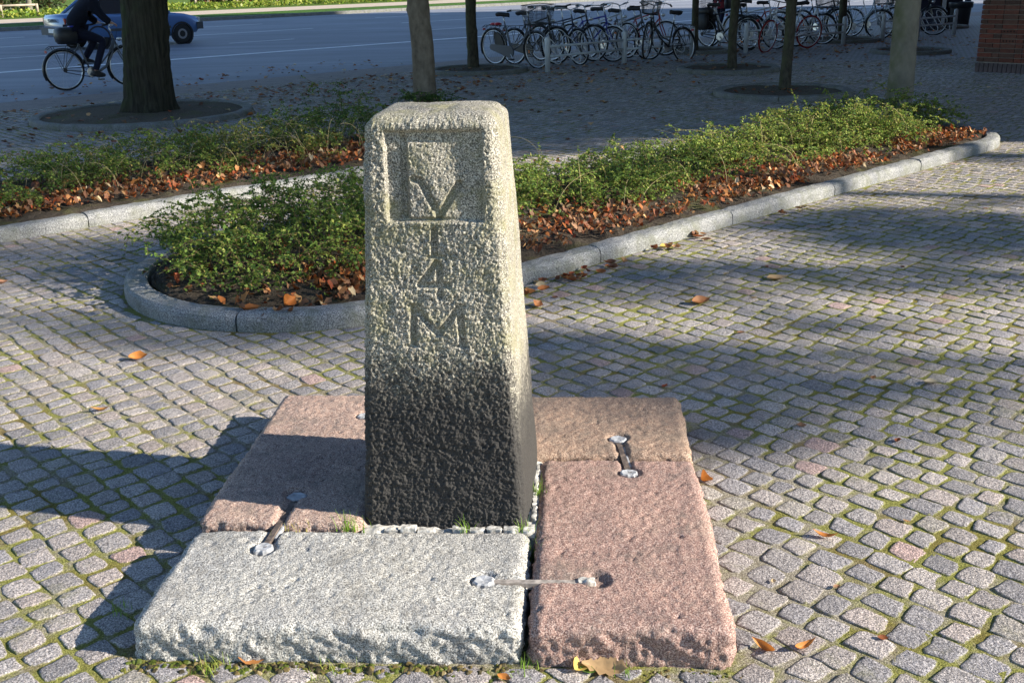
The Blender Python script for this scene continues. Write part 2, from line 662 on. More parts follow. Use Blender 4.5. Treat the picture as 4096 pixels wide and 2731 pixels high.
def lay_setts():
    rr = random.Random(11)
    PU = 0.1055
    cand = []
    big_v, big_f, big_c = [], [], []
    far_v, far_f, far_c = [], [], []
    iu0, iu1 = int(-7 / PU), int(29 / PU)
    u_next = iu0 * PU
    for iu in range(iu0, iu1):
        u = u_next
        PU = rr.uniform(0.094, 0.115)
        u_next = u + PU
        v = -9.0 + rr.uniform(0, 0.1)
        wob = rr.uniform(-0.004, 0.004)
        while v < 16.2:
            l = rr.choice((0.0, 0.0, 0.012)) + rr.uniform(0.080, 0.118)
            v0, v1 = v, v + l
            v = v1
            mu, mv = u + PU / 2, (v0 + v1) / 2
            x, y = mu * DU[0] + mv * DV[0], mu * DU[1] + mv * DV[1]
            if y < 0.9 or y > 20.5 or abs(x) > 0.60 * y + 1.6:
                continue
            d = obstacle(x, y)
            if d < -0.045:
                continue
            gp = 0.0074
            rj = 0.009
            wv = 0.022 * math.sin(mv * 1.3 + mu * 0.35) + 0.008 * math.sin(mv * 5.3 + 1.7 * mu)
            pl = [(u + gp, v0 + gp), (u + PU - gp, v0 + gp), (u + PU - gp, v1 - gp), (u + gp, v1 - gp)]
            pl = [(a + wv + rr.uniform(-rj, rj), b + wob + rr.uniform(-rj, rj)) for a, b in pl]
            pw = [(a * DU[0] + b * DV[0], a * DU[1] + b * DV[1]) for a, b in pl]
            if d < 0.09:
                e = 0.01
                gx = (obstacle(x + e, y) - obstacle(x - e, y)) / (2 * e)
                gy = (obstacle(x, y + e) - obstacle(x, y - e)) / (2 * e)
                gl = math.hypot(gx, gy) or 1
                gx, gy = gx / gl, gy / gl
                pw = clip_half(pw, gx, gy, x * gx + y * gy - d + 0.014)
                if len(pw) < 3 or area(pw) < 0.0022:
                    continue
            z = rr.uniform(-0.0004, 0.0026)
            c = np.array(rr.choices(TINTS, TW)[0]) * rr.uniform(0.82, 1.12)
            near = y < 7.5
            vs_, fs, al = sett_geo(pw, z, near, rr)
            c = [(c[0], c[1], c[2], q) for q in al]
            if near and abs(x) < 0.50 * y + 0.1 and y > 1.9:
                cand.append((y, vs_, fs, c))
            else:
                V, F, C_ = (big_v, big_f, big_c) if near else (far_v, far_f, far_c)
                n = len(V)
                V += vs_
                F += [tuple(i + n for i in f) for f in fs]
                C_ += c
    cand.sort(key=lambda a: a[0])
    for (y, vs_, fs, c) in cand[:300]:
        cx, cy = vs_[-1][0], vs_[-1][1]
        lv = [(a - cx, b - cy, z) for a, b, z in vs_]
        mobj('sett', lv, fs, M_SETT, pave, smooth=True, cols=np.array(c), loc=(cx, cy, 0))
    for (y, vs_, fs, c) in cand[300:]:
        n = len(big_v)
        big_v += vs_
        big_f += [tuple(i + n for i in f) for f in fs]
        big_c += c
    o = mobj('sett_field', big_v, big_f, M_SETT, pave, smooth=True, cols=np.array(big_c))
    tag(o, kind='stuff')
    o = mobj('distant_sett_field', far_v, far_f, M_SETT, pave, smooth=False, cols=np.array(far_c))
    tag(o, kind='stuff')
    print('setts', len(cand), len(far_v) // 8)


lay_setts()


# kerbs round the beds ------------------------------------------------
def stad_pt(s, bed, inset):
    """point and along-distance s on a stadium outline; s = 0 at the front edge's left end, growing along +u"""
    u0, u1, v0, r = bed
    L, A = u1 - u0, math.pi * r
    tot = 2 * L + 2 * A
    s = s % tot
    rr = r - inset
    if s < L:
        return u0 + s, v0 - rr
    s -= L
    if s < A:
        a = -math.pi / 2 + s / r
        return u1 + rr * math.cos(a), v0 + rr * math.sin(a)
    s -= A
    if s < L:
        return u1 - s, v0 + rr
    s -= L
    a = math.pi / 2 + s / r
    return u0 + rr * math.cos(a), v0 + rr * math.sin(a)


KPROF = [(0.004, -0.06), (0.0, 0.02), (0.0, 0.058), (0.006, 0.078), (0.022, 0.092), (0.05, 0.098), (0.09, 0.099), (0.122, 0.095), (0.133, 0.082), (0.135, -0.02)]


def kerb_stone(fn, s0, s1, prof, parent, mat, step=0.05, hs=1.0, seed=0, name='kerb_stone'):
    n = max(3, int((s1 - s0) / step))
    vs_ = []
    for i in range(n + 1):
        f = i / n
        s = s0 + (s1 - s0) * f
        e = min(f, 1 - f) * (s1 - s0)
        sh = 0.004 * max(0, 1 - e / 0.02)
        for (o, z) in prof:
            x, y = fn(s, o + (sh if o < 0.07 else -sh))
            vs_.append((x, y, z * hs - (sh if z > 0.05 else 0)))
    vs_ = np.array(vs_)
    nz = vnoise(vs_, 9.0, seed) * 0.006 + vnoise(vs_, 40.0, seed + 1) * 0.004
    vs_[:, 2] += nz * (vs_[:, 2] > 0.03)
    vs_[:, 0] += vnoise(vs_ + 7.7, 14.0, seed) * 0.004
    vs_[:, 1] += vnoise(vs_ + 3.3, 14.0, seed) * 0.004
    m = len(prof)
    fs = []
    for i in range(n):
        for k in range(m - 1):
            fs.append((i * m + k, i * m + k + 1, (i + 1) * m + k + 1, (i + 1) * m + k))
    fs.append(tuple(range(m - 1, -1, -1)))
    fs.append(tuple(n * m + k for k in range(m)))
    return mobj(name, vs_, fs, mat, parent)


def soil_sheet(name, bed, mat):
    u0, u1, v0, r = bed
    vs_, fs = [], []
    nu = int((u1 - u0 + 2 * r) / 0.06)
    nv = 30
    for i in range(nu + 1):
        u = u0 - r + 0.15 + (u1 - u0 + 2 * r - 0.30) * i / nu
        e = max(u0 - u, u - u1, 0)
        hw = math.sqrt(max((r - 0.15) ** 2 - e * e, 0.0004))
        for j in range(nv + 1):
            t = -1 + 2 * j / nv
            vs_.append(UV(u, v0 + hw * t, 0.065 + 0.05 * (1 - t * t) * min(1, (r - e) * 1.5)))
    vs_ = np.array(vs_)
    vs_[:, 2] += vnoise(vs_, 6, 5) * 0.03 + vnoise(vs_, 25, 6) * 0.015
    for i in range(nu):
        for j in range(nv):
            a = i * (nv + 1) + j
            fs.append((a, a + nv + 1, a + nv + 2, a + 1))
    o = mobj(name, vs_, fs, mat)
    tag(o, kind='structure')
    return o


def bed_kerb(bed, joints, label, seed):
    root = empty('kerb', UV(bed[0], bed[2] - bed[3], 0))
    tag(root, label, 'kerb')
    inv = Vector(root.location)

    def fn(s, o):
        u, v = stad_pt(s, bed, o)
        p = UV(u, v)
        return p[0] - inv.x, p[1] - inv.y
    for k in range(len(joints) - 1):
        kerb_stone(fn, joints[k] + 0.005, joints[k + 1] - 0.005, KPROF, root, M_KERB, 0.05, random.uniform(0.95, 1.04), seed + k)
    return root


LB = 10.15 - 3.37
AB = math.pi * 1.10
bed_kerb(BED_B, [-4.0, -2.65, -1.06, 0.12, 1.33, 2.69, 4.03, 5.43, 6.73, 7.9, 9.1, 10.3, 11.6, 12.9, 14.3, 15.7, LB * 2 + AB * 2 - 4.0],
         'pale granite kerb round the long shrub bed behind the milestone', 100)
LA = 5.9 + 5.5
bed_kerb(BED_A, [0.25 + 1.37 * k for k in range(0, 8)] + [12.2, 13.4, 14.7] + [14.7 + 1.37 * k for k in range(1, 9)],
         'pale granite kerb along the left shrub bed beyond the narrow cobbled gap', 140)
soil_sheet('bed_soil', BED_B, M_SOIL)
soil_sheet('bed_soil', BED_A, M_SOIL)

RPROF = [(0.0, -0.06), (0.0, 0.05), (0.008, 0.066), (0.03, 0.074), (0.10, 0.074), (0.128, 0.066), (0.135, 0.05), (0.135, -0.05)]
RLAB = ['large granite ring kerb around the thick dark trunk on the left', 'granite ring kerb round the slim tree beside the first parked bicycle',
        'granite ring kerb round the slim trunk before the bicycle with black bag', 'nearest granite ring kerb on the shaded square, right of the milestone',
        'granite ring kerb half hidden behind the pale trunk at right', 'granite ring kerb at the tree behind the leaning black bicycle',
        'granite ring kerb at the dark tree between bicycles in the rack', 'far granite ring kerb beyond the last rack hoops']
for k, (rx, ry, rr) in enumerate(RINGS):
    root = empty('tree_ring_kerb', (rx, ry, 0))
    tag(root, RLAB[k], 'kerb', 'ring kerbs around the trees')
    fn = lambda s, o, rr=rr: ((rr - o) * math.cos(s / rr), (rr - o) * math.sin(s / rr))
    ns = 6 if rr > 1.2 else 5
    ph = random.uniform(0, 1)
    for j in range(ns):
        L = 2 * math.pi * rr / ns
        kerb_stone(fn, (j + ph) * L + 0.004, (j + 1 + ph) * L - 0.004, RPROF, root, M_KERB_D, 0.12, 1.0, 200 + k * 10 + j)
    vs_ = [(0, 0, 0.045)]
    for q in range(1, 5):
        for a in range(24):
            an = a * math.pi / 12
            vs_.append(((rr - 0.12) * q / 4 * math.cos(an), (rr - 0.12) * q / 4 * math.sin(an), 0.045 + random.uniform(-0.012, 0.012)))
    fs = [(0, 1 + a, 1 + (a + 1) % 24) for a in range(24)]
    for q in range(3):
        for a in range(24):
            b = 1 + q * 24
            fs.append((b + a, b + 24 + a, b + 24 + (a + 1) % 24, b + (a + 1) % 24))
    mobj('soil', vs_, fs, M_SOIL_RING, root)

# far kerb of the road
root = empty('road_kerb', UV(0, 46.5, 0))
tag(root, 'straight grey kerb along the far side of the road', 'kerb')
me = MB().box((0.6, 0.175, 0.02), (1.19, 0.35, 0.17), None).mesh('kerb_stone', M_KERB_D)
for k in range(-40, 70):
    o = link('kerb_stone', me, root)
    o.rotation_euler = (0, 0, AX)
    o.location = Vector(UV(k * 1.2, 0, 0))
# ------------------------------------------------------------------ stone plinth: four slabs round the milestone, iron cramps set in lead
def grid_block(x0, x1, y0, y1, z0, z1, res, rad, disp, seed):
    """closed block with rounded edges, finely gridded so it can be roughened"""
    def faces_grid(n, m, off, flip):
        f = []
        for i in range(n):
            for j in range(m):
                a = off + i * (m + 1) + j
                q = (a, a + m + 1, a + m + 2, a + 1)
                f.append(q[::-1] if flip else q)
        return f
    nx, ny, nz = max(2, int((x1 - x0) / res)), max(2, int((y1 - y0) / res)), max(3, int((z1 - z0) / res))
    X, Y, Z = np.linspace(x0, x1, nx + 1), np.linspace(y0, y1, ny + 1), np.linspace(z0, z1, nz + 1)
    P, F = [], []
    def put(pts, n, m, flip):
        F.extend(faces_grid(n, m, sum(len(p) for p in P), flip))
        P.append(pts)
    g = np.array([(x, y, z1) for x in X for y in Y]); put(g, nx, ny, False)
    g = np.array([(x, y0, z) for x in X for z in Z]); put(g, nx, nz, False)
    g = np.array([(x, y1, z) for x in X for z in Z]); put(g, nx, nz, True)
    g = np.array([(x0, y, z) for y in Y for z in Z]); put(g, ny, nz, True)
    g = np.array([(x1, y, z) for y in Y for z in Z]); put(g, ny, nz, False)
    P = np.concatenate(P)
    # irregular outline and rounded edges
    P0 = P.copy()
    lo, hi = np.array([x0 + rad, y0 + rad, z0 - 1]), np.array([x1 - rad, y1 - rad, z1 - rad])
    inner = np.clip(P, lo, hi)
    d = P - inner
    ln = np.linalg.norm(d, axis=1)
    nrm = d / np.maximum(ln, 1e-9)[:, None]
    edge = ln > 1e-9
    # every surface point lies within rad of the inner box: push to the rounded surface
    P = np.where(edge[:, None], inner + nrm * rad, P)
    P, top = disp(P, nrm, P0)
    return P, np.array(F)


cs, ss = math.cos(SLAB_RZ), math.sin(SLAB_RZ)


def slab_uv(x, y):
    dx, dy = x - SLAB_C[0], y - SLAB_C[1]
    return cs * dx + ss * dy, -ss * dx + cs * dy


# cramps: ends in plinth coordinates (from, to, bar kept on both sides?)
CRAMPS = [(slab_uv(-0.705, 3.07), slab_uv(-0.745, 2.755)), (slab_uv(-0.095, 2.552), slab_uv(0.215, 2.535)),
          (slab_uv(0.368, 3.455), slab_uv(0.378, 3.19)), (slab_uv(-0.56, 3.70), slab_uv(-0.28, 3.69))]


def slab_disp(seed, chips, rough):
    def f(P, nrm, P0):
        P = P.copy()
        big = vnoise(P, 3.5, seed) * 0.008 + vnoise(P, 11.0, seed + 1) * 0.003
        fine = vnoise(P, 55.0, seed + 2) * rough + vnoise(P, 120.0, seed + 3) * rough * 0.7
        side = 1 - np.clip(nrm[:, 2], 0, 1)
        sk = P.copy()
        sk[:, 0] += sk[:, 2] * 1.1
        side_fine = (vnoise(sk * np.array([1.0, 1.0, 0.35]), 30.0, seed + 4) * 0.008 + vnoise(P, 70.0, seed + 8) * 0.007) * side
        wide = vnoise(P, 2.6, seed + 6) * 0.012 * side
        pits = -np.clip(vnoise(P, 34.0, seed + 5) - 0.45, 0, 1) * 0.022
        P += nrm * (big * 0.6 + fine + side_fine + wide + pits)[:, None]
        # nicks along the edges
        ch = np.clip(vnoise(P, 12.0, seed + 7) - 0.25, 0, 1) * chips
        edge = np.clip(nrm[:, 2] * side * 4, 0, 1)
        P -= nrm * (ch * edge)[:, None]
        # sockets for the cramps
        istop = nrm[:, 2] > 0.55
        for (a, b) in CRAMPS:
            d = segdist(P[:, 0], P[:, 1], a[0], a[1], b[0], b[1])
            de = np.minimum(np.hypot(P[:, 0] - a[0], P[:, 1] - a[1]) - 0.024, np.hypot(P[:, 0] - b[0], P[:, 1] - b[1]) - 0.024)
            dd = np.minimum(d - 0.006, de)
            P[:, 2] -= np.where(istop, 0.016 * (1 - sstep(0.008, 0.020, dd)), 0)
        return P, istop
    return f


def slab_stain(t, p, c):
    # grime near the shaft and dark specks
    n = t.noise(p, 14, 4, 0.7)
    c = t.mix(t.ramp(n, [(0.54, 0.0), (0.72, 0.5)]), c, (0.10, 0.095, 0.085))
    n2 = t.noise(p, 3.2, 5, 0.7)
    c = t.mix(t.ramp(n2, [(0.50, 0.0), (0.68, 0.45)]), c, (0.17, 0.15, 0.115))
    # dark pores
    n3 = t.noise(p, 95, 2, 0.6)
    return t.mix(t.ramp(n3, [(0.63, 0.0), (0.70, 0.75)]), c, (0.05, 0.045, 0.04))


M_WHITE_G = granite('white_granite', (0.085, 0.083, 0.078), (0.34, 0.33, 0.305), (0.64, 0.625, 0.58), 250, 0.004, stain=slab_stain, bstr=0.75)
M_RED_G = granite('red_granite', (0.11, 0.066, 0.056), (0.30, 0.18, 0.148), (0.50, 0.38, 0.325), 250, 0.004, stain=slab_stain, bstr=0.75)
M_PINK_G = granite('pink_granite', (0.12, 0.075, 0.052), (0.30, 0.195, 0.14), (0.48, 0.37, 0.28), 250, 0.004, stain=slab_stain, bstr=0.75)
M_ROSE_G = granite('rose_granite', (0.13, 0.085, 0.07), (0.35, 0.235, 0.19), (0.54, 0.43, 0.36), 250, 0.004, stain=slab_stain, bstr=0.75)
M_LEAD = simple('lead', (0.36, 0.365, 0.375), 0.7, 0.4, 0.1, 0.35, 60)
M_WORN = simple('worn_iron', (0.30, 0.265, 0.235), 0.7, 0.4, 0.1, 0.45, 50)
M_MORTAR = granite('mortar', (0.3, 0.29, 0.26), (0.5, 0.48, 0.43), (0.62, 0.6, 0.55), 90, 0.004)


def mat_rust():
    t = NT('rusty_iron')
    n = t.noise(t.coord(), 60, 5, 0.7)
    t.col(t.ramp(n, [(0.3, (0.05, 0.045, 0.043)), (0.55, (0.15, 0.115, 0.095)), (0.72, (0.30, 0.23, 0.18))]))
    t.bump(n, 0.5, 0.003)
    t.rough(0.75, 0.4, 0.3)
    return t.m


M_RUST = mat_rust()
plinth = empty('stone_plinth', (SLAB_C[0], SLAB_C[1], 0), SLAB_RZ)
tag(plinth, 'low square plinth of four red and white granite slabs around the milestone', 'plinth')
SL = [('white', -0.785, 0.246, -0.785, -0.270, 0.108, M_WHITE_G, 21, 'white granite slab along the front of the plinth'),
      ('red', 0.259, 0.785, -0.785, 0.222, 0.112, M_RED_G, 31, 'red granite slab along the right side of the plinth'),
      ('back', -0.245, 0.785, 0.232, 0.785, 0.116, M_PINK_G, 41, 'orange pink granite slab at the back right of the plinth'),
      ('left', -0.785, -0.262, -0.260, 0.785, 0.124, M_ROSE_G, 51, 'dull rose granite slab on the shaded left of the plinth')]
for (nm, x0, x1, y0, y1, h, m, sd, lb) in SL:
    P, F = grid_block(x0, x1, y0, y1, -0.05, h, 0.0075, 0.034, slab_disp(sd, 0.03, 0.0035), sd)
    tag(mobj('slab', P, F, m, plinth, smooth=True), lb)
# mortar bed under and beside the shaft
P, F = grid_block(-0.27, 0.268, -0.276, 0.236, -0.05, 0.094, 0.012, 0.008, lambda P, n, q: (P + n * (vnoise(P, 30, 3) * 0.012)[:, None], None), 3)
mobj('mortar_bed', P, F, M_MORTAR, plinth)
for i in range(9):
    x = -0.20 + i * 0.052
    if i in (3,): continue
    P, F = grid_block(x, x + random.uniform(0.04, 0.051), -0.275 - random.uniform(0, 0.006), -0.252, 0.08, 0.110 + random.uniform(-0.006, 0.004), 0.006, 0.004, lambda P, n, q: (P + n * (vnoise(P, 60, 3) * 0.006)[:, None], None), 3)
    mobj('mortar_lump', P, F, M_MORTAR, plinth)
for i in range(4):
    y = -0.20 + i * 0.10
    P, F = grid_block(0.243, 0.258, y, y + 0.09, 0.08, 0.106 - 0.004 * (i % 2), 0.006, 0.004, lambda P, n, q: (P + n * (vnoise(P, 60, 3) * 0.006)[:, None], None), 3)
    mobj('mortar_lump', P, F, M_MORTAR, plinth)


def lead_plug(c, r, z, seed, parent):
    rr = random.Random(seed)
    n = 18
    vs_ = []
    rad = [r * rr.uniform(0.86, 1.12) for _ in range(n)]
    for k, dz in ((1.0, -0.012), (0.97, 0.0), (0.80, 0.003), (0.4, 0.0015)):
        for i in range(n):
            a = 2 * math.pi * i / n
            vs_.append((c[0] + rad[i] * k * math.cos(a), c[1] + rad[i] * k * math.sin(a) * 0.92, z + dz + (rr.uniform(-0.0008, 0.0008) if dz >= 0 else 0)))
    vs_.append((c[0], c[1], z))
    fs = []
    for q in range(3):
        for i in range(n):
            j = (i + 1) % n
            fs.append((q * n + i, q * n + j, (q + 1) * n + j, (q + 1) * n + i))
    fs += [(3 * n + i, 3 * n + (i + 1) % n, 4 * n) for i in range(n)]
    return mobj('lead_plug', vs_, fs, M_LEAD, parent)


for k, (a, b) in enumerate(CRAMPS):
    a, b = Vector(a), Vector(b)
    d = (b - a).normalized()
    pn = Vector((-d.y, d.x))
    L = (b - a).length
    zc = (0.110, 0.103, 0.108, 0.119)[k]
    end = b if k != 1 else b - d * 0.012
    w = 0.0095
    vs_ = []
    nseg = 8
    for i in range(nseg + 1):
        q = a.lerp(end, i / nseg)
        ww = w * random.uniform(0.9, 1.1)
        for sgn, dz in ((-1, -0.02), (-0.95, -0.001), (0.95, 0.0), (1, -0.02)):
            vs_.append((q.x + pn.x * ww * sgn, q.y + pn.y * ww * sgn, zc + dz + random.uniform(-0.001, 0.001)))
    fs = []
    for i in range(nseg):
        for j in range(3):
            fs.append((i * 4 + j, i * 4 + j + 1, (i + 1) * 4 + j + 1, (i + 1) * 4 + j))
    bar = mobj('iron_cramp', vs_, fs, M_WORN if k == 1 else M_RUST, plinth)
    lead_plug(a, 0.031, zc + 0.002, k, bar)
    if k == 1:
        P, F = grid_block(b.x - 0.050, b.x - 0.002, b.y - 0.012, b.y + 0.016, 0.08, 0.108, 0.006, 0.006, lambda P, n, q: (P + n * (vnoise(P, 60, 3) * 0.008)[:, None], None), 3)
        mobj('mortar_fill', P, F, M_MORTAR, bar)
    if k != 1:
        lead_plug(b, 0.030, zc - 0.001, k + 10, bar)
    # lead run along the bar
    MB().box((a.x + d.x * L * 0.5 + pn.x * 0.014, a.y + d.y * L * 0.5 + pn.y * 0.014, zc - 0.012), (L * 0.6, 0.006, 0.014), Matrix.Rotation(math.atan2(d.y, d.x), 3, 'Z')).build('lead_seam', M_LEAD, bar)

# ------------------------------------------------------------------ milestone
OB_C, OB_RZ = (-0.194, 3.125), R(-6.0)
OB_Z0, OB_Z1 = 0.085, 1.328
OB_B, OB_T = 0.253, 0.184


def letters(lx, z):
    """carved depth on the front face (metres), lx across, z up"""
    d = np.zeros_like(lx)
    def stroke(pts, w, dep):
        nonlocal d
        for (a, b) in zip(pts[:-1], pts[1:]):
            q = segdist(lx, z, a[0], a[1], b[0], b[1])
            d = np.maximum(d, dep * (1 - sstep(w * 0.45, w, q)))
    # sunk square panel with an eroded letter
    px = np.minimum(lx + 0.128, 0.146 - lx)
    pz = np.minimum(z - 1.030, 1.282 - z)
    pe = np.minimum(px, pz)
    panel = 0.011 * sstep(-0.004, 0.006, pe)
    inner = np.zeros_like(lx)
    def groove(pts, w, dep):
        nonlocal inner
        for (a, b) in zip(pts[:-1], pts[1:]):
            q = segdist(lx, z, a[0], a[1], b[0], b[1])
            inner = np.maximum(inner, dep * (1 - sstep(w * 0.5, w, q)))
    # raised middle plate inside the panel
    plate = np.minimum(np.minimum(lx + 0.066, 0.082 - lx), np.minimum(z - 1.040, 1.250 - z))
    plate_h = 0.0075 * sstep(-0.003, 0.005, plate) * (1 - sstep(-0.02, 0.085, lx + (z - 1.15) * 0.25))
    groove([(-0.076, 1.262), (-0.079, 1.048)], 0.011, 0.006)
    groove([(-0.050, 1.150), (-0.030, 1.145)], 0.012, 0.006)
    groove([(-0.030, 1.145), (0.018, 1.046)], 0.013, 0.009)
    groove([(0.018, 1.046), (0.076, 1.135)], 0.013, 0.008)
    d = panel - plate_h * (panel > 0.002) + inner
    # 1/4 M
    stroke([(0.003, 1.005), (0.000, 0.936)], 0.012, 0.008)
    stroke([(-0.016, 0.930), (0.030, 0.930)], 0.006, 0.005)
    stroke([(0.006, 0.914), (-0.044, 0.850)], 0.012, 0.0085)
    stroke([(-0.044, 0.848), (0.038, 0.848)], 0.011, 0.008)
    stroke([(0.014, 0.905), (0.013, 0.815)], 0.012, 0.0085)
    stroke([(-0.070, 0.672), (-0.065, 0.784)], 0.012, 0.0085)
    stroke([(-0.063, 0.782), (0.004, 0.703)], 0.012, 0.0085)
    stroke([(0.004, 0.703), (0.068, 0.786)], 0.012, 0.0085)
    stroke([(0.069, 0.785), (0.074, 0.671)], 0.013, 0.0085)
    stroke([(-0.084, 0.669), (-0.056, 0.669)], 0.006, 0.006)
    stroke([(0.060, 0.668), (0.090, 0.668)], 0.006, 0.006)
    stroke([(-0.080, 0.788), (-0.060, 0.788)], 0.006, 0.005)
    stroke([(0.060, 0.790), (0.082, 0.789)], 0.006, 0.005)
    return d * 1.4


def build_milestone():
    rc = 0.030                       # corner radius in plan
    nf, nsd, nb, nc = 230, 90, 36, 8
    # unit loop: (side, t) with corners; half-size varies with height
    loop = []
    for side, n in (('f', nf), ('r', nsd), ('b', nb), ('l', nsd)):
        for i in range(n):
            loop.append((side, i / n))
    # cross-section as square of half 1, then rounded at given half-size h
    base = []
    for side, t in loop:
        q = -1 + 2 * t
        base.append({'f': (q, -1), 'r': (1, q), 'b': (-q, 1), 'l': (-1, -q)}[side])
    base = np.array(base)
    nl = len(base)
    zs = list(np.linspace(OB_Z0 - 0.03, OB_Z1 - 0.045, 540))
    rings, norms, capflag = [], [], []
    def ring(h, z, inset, nzv):
        p = base * h
        lim = h - rc
        q = np.clip(p, -lim, lim)
        dd = p - q
        ln = np.linalg.norm(dd, axis=1)
        nn = dd / np.maximum(ln, 1e-9)[:, None]
        p = q + nn * rc
        s = (h - inset) / h
        rings.append(np.column_stack([p * s, np.full(nl, z)]))
        k = math.sqrt(max(0, 1 - nzv * nzv))
        norms.append(np.column_stack([nn * k, np.full(nl, nzv)]))
    hz = lambda z: OB_B + (OB_T - OB_B) * (z - OB_Z0) / (OB_Z1 - OB_Z0)
    for z in zs:
        ring(hz(z), z, 0, 0.06)
    re = 0.045
    for k in range(1, 11):
        a = k / 10 * math.pi / 2
        ring(hz(OB_Z1 - re), OB_Z1 - re + re * math.sin(a), re * (1 - math.cos(a)), math.sin(a))
    for k in range(1, 34):
        f = 1 - k / 34
        ring(hz(OB_Z1 - re), OB_Z1 + 0.010 * (1 - f * f), hz(OB_Z1 - re) - (hz(OB_Z1 - re) - re) * f, 1.0)
    P = np.concatenate(rings)
    N = np.concatenate(norms)
    nr = len(rings)
    # uneven faces and corners
    big = vnoise(P, 3.0, 71) * 0.004 + vnoise(P, 8.0, 72) * 0.004
    # coarse point-dressed front and left, finer right side and top
    front = np.clip(-N[:, 1], 0, 1)
    right = np.clip(N[:, 0], 0, 1)
    topw = np.clip(N[:, 2], 0, 1)
    smooth = np.clip(right * 1.1 + topw, 0, 1)
    amp = 1 - 0.80 * smooth
    n1 = vnoise(P, 58.0, 73)
    n2 = vnoise(P, 120.0, 74)
    n3 = vnoise(P, 220.0, 75)
    fine = n1 * 0.0030 + n2 * 0.0034 + n3 * 0.0024 + vnoise(P, 24.0, 78) * 0.003
    pits = -np.clip(vnoise(P, 85.0, 76) - 0.12, 0, 1) * 0.009
    shaped = big + (fine + pits) * amp
    cv = letters(P[:, 0], P[:, 2])
    isf = (N[:, 1] < -0.75) & (P[:, 2] < OB_Z1 - 0.04)
    cv = np.where(isf, cv, 0)
    calm = 1 - 0.6 * np.clip(cv / 0.008, 0, 1)
    shaped = big + (fine + pits) * amp * calm - cv
    edgewear = np.clip(1 - np.max(np.abs(N[:, :2]), axis=1), 0, 0.3)
    shaped -= edgewear * (0.01 + np.clip(vnoise(P, 14, 77), 0, 1) * 0.03)
    P = P + N * shaped[:, None]
    idx = np.arange(nr * nl).reshape(nr, nl)
    a = idx[:-1, :]
    b = np.roll(idx, -1, axis=1)[:-1, :]
    c = np.roll(idx, -1, axis=1)[1:, :]
    d = idx[1:, :]
    F = np.stack([a, b, c, d], axis=-1).reshape(-1, 4)
    # close the very top
    cen = len(P)
    P = np.vstack([P, P[idx[-1]].mean(axis=0)])
    last = idx[-1]
    capf = np.column_stack([last, np.roll(last, -1), np.full(nl, cen), np.full(nl, cen)])
    me = bpy.data.meshes.new('milestone')
    vv = P.astype(np.float32)
    faces4 = F
    tri = capf[:, :3]
    me.vertices.add(len(vv))
    me.vertices.foreach_set('co', vv.ravel())
    loops = np.concatenate([faces4.ravel(), tri.ravel()]).astype(np.int32)
    me.loops.add(len(loops))
    me.loops.foreach_set('vertex_index', loops)
    me.polygons.add(len(faces4) + len(tri))
    st = np.concatenate([np.arange(len(faces4)) * 4, len(faces4) * 4 + np.arange(len(tri)) * 3]).astype(np.int32)
    me.polygons.foreach_set('loop_start', st)
    me.update(calc_edges=True)
    me.polygons.foreach_set('use_smooth', np.ones(len(me.polygons), dtype=bool))
    return me


def ms_stain(t, p, c):
    sep = t.new('ShaderNodeSeparateXYZ')
    t.ln(t.coord(), sep.inputs[0])
    # greenish lichen on the upper half
    li = t.noise(p, 11, 5, 0.75)
    up_ = t.ramp(sep.outputs[2], [(0.45, 0.0), (0.62, 1.0)])
    c = t.mix(t.math('MULTIPLY', t.ramp(li, [(0.46, 0.0), (0.66, 0.6)]), up_), c, (0.20, 0.19, 0.085))
    # black weathered foot
    n = t.noise(p, 9, 5, 0.7)
    zz = t.math('ADD', sep.outputs[2], t.math('MULTIPLY', n, 0.26))
    xx = t.math('MULTIPLY', t.ramp(sep.outputs[0], [(0.205, 0.0), (0.245, 1.0)]), 0.16)
    n2 = t.noise(p, 90, 3, 0.7)
    zz = t.math('ADD', zz, t.math('ADD', xx, t.math('MULTIPLY', t.math('SUBTRACT', n2, 0.5), 0.42)))
    k = t.ramp(zz, [(0.58, 0.94), (0.69, 0.80), (0.79, 0.0)])
    c = t.mix(k, c, (0.024, 0.0225, 0.022))
    return c


M_MILE = granite('milestone_granite', (0.045, 0.042, 0.034), (0.225, 0.21, 0.172), (0.56, 0.525, 0.445), 270, 0.005, stain=ms_stain, bstr=0.7)
mile = link('milestone', build_milestone(), None, (OB_C[0], OB_C[1], 0))
mile.data.materials.append(M_MILE)
mile.rotation_euler = (0, 0, OB_RZ)
tag(mile, 'tapered granite milestone carved with a panel and 1/4 M, blackened foot', 'milestone')
# ------------------------------------------------------------------ brick building on the right (its corner stands in view; the rest shades the square)
def mat_brick_tex():
    t = NT('brick_facade')
    p = t.coord()
    mp = t.new('ShaderNodeMapping')
    t.ln(p, mp.inputs[0])
    sep = t.new('ShaderNodeSeparateXYZ')
    t.ln(p, sep.inputs[0])
    cmb = t.new('ShaderNodeCombineXYZ')
    t.ln(t.math('ADD', sep.outputs[0], sep.outputs[1]), cmb.inputs[0])
    t.ln(sep.outputs[2], cmb.inputs[1])
    br = t.new('ShaderNodeTexBrick')
    br.inputs['Scale'].default_value = 1.0
    br.inputs['Brick Width'].default_value = 0.24
    br.inputs['Row Height'].default_value = 0.0735
    br.inputs['Mortar Size'].default_value = 0.007
    br.inputs['Color1'].default_value = (0.23, 0.055, 0.035, 1)
    br.inputs['Color2'].default_value = (0.30, 0.10, 0.06, 1)
    br.inputs['Mortar'].default_value = (0.27, 0.24, 0.21, 1)
    t.ln(cmb.outputs[0], br.inputs['Vector'])
    t.col(br.outputs[0])
    t.rough(0.9, 0.2)
    return t.m


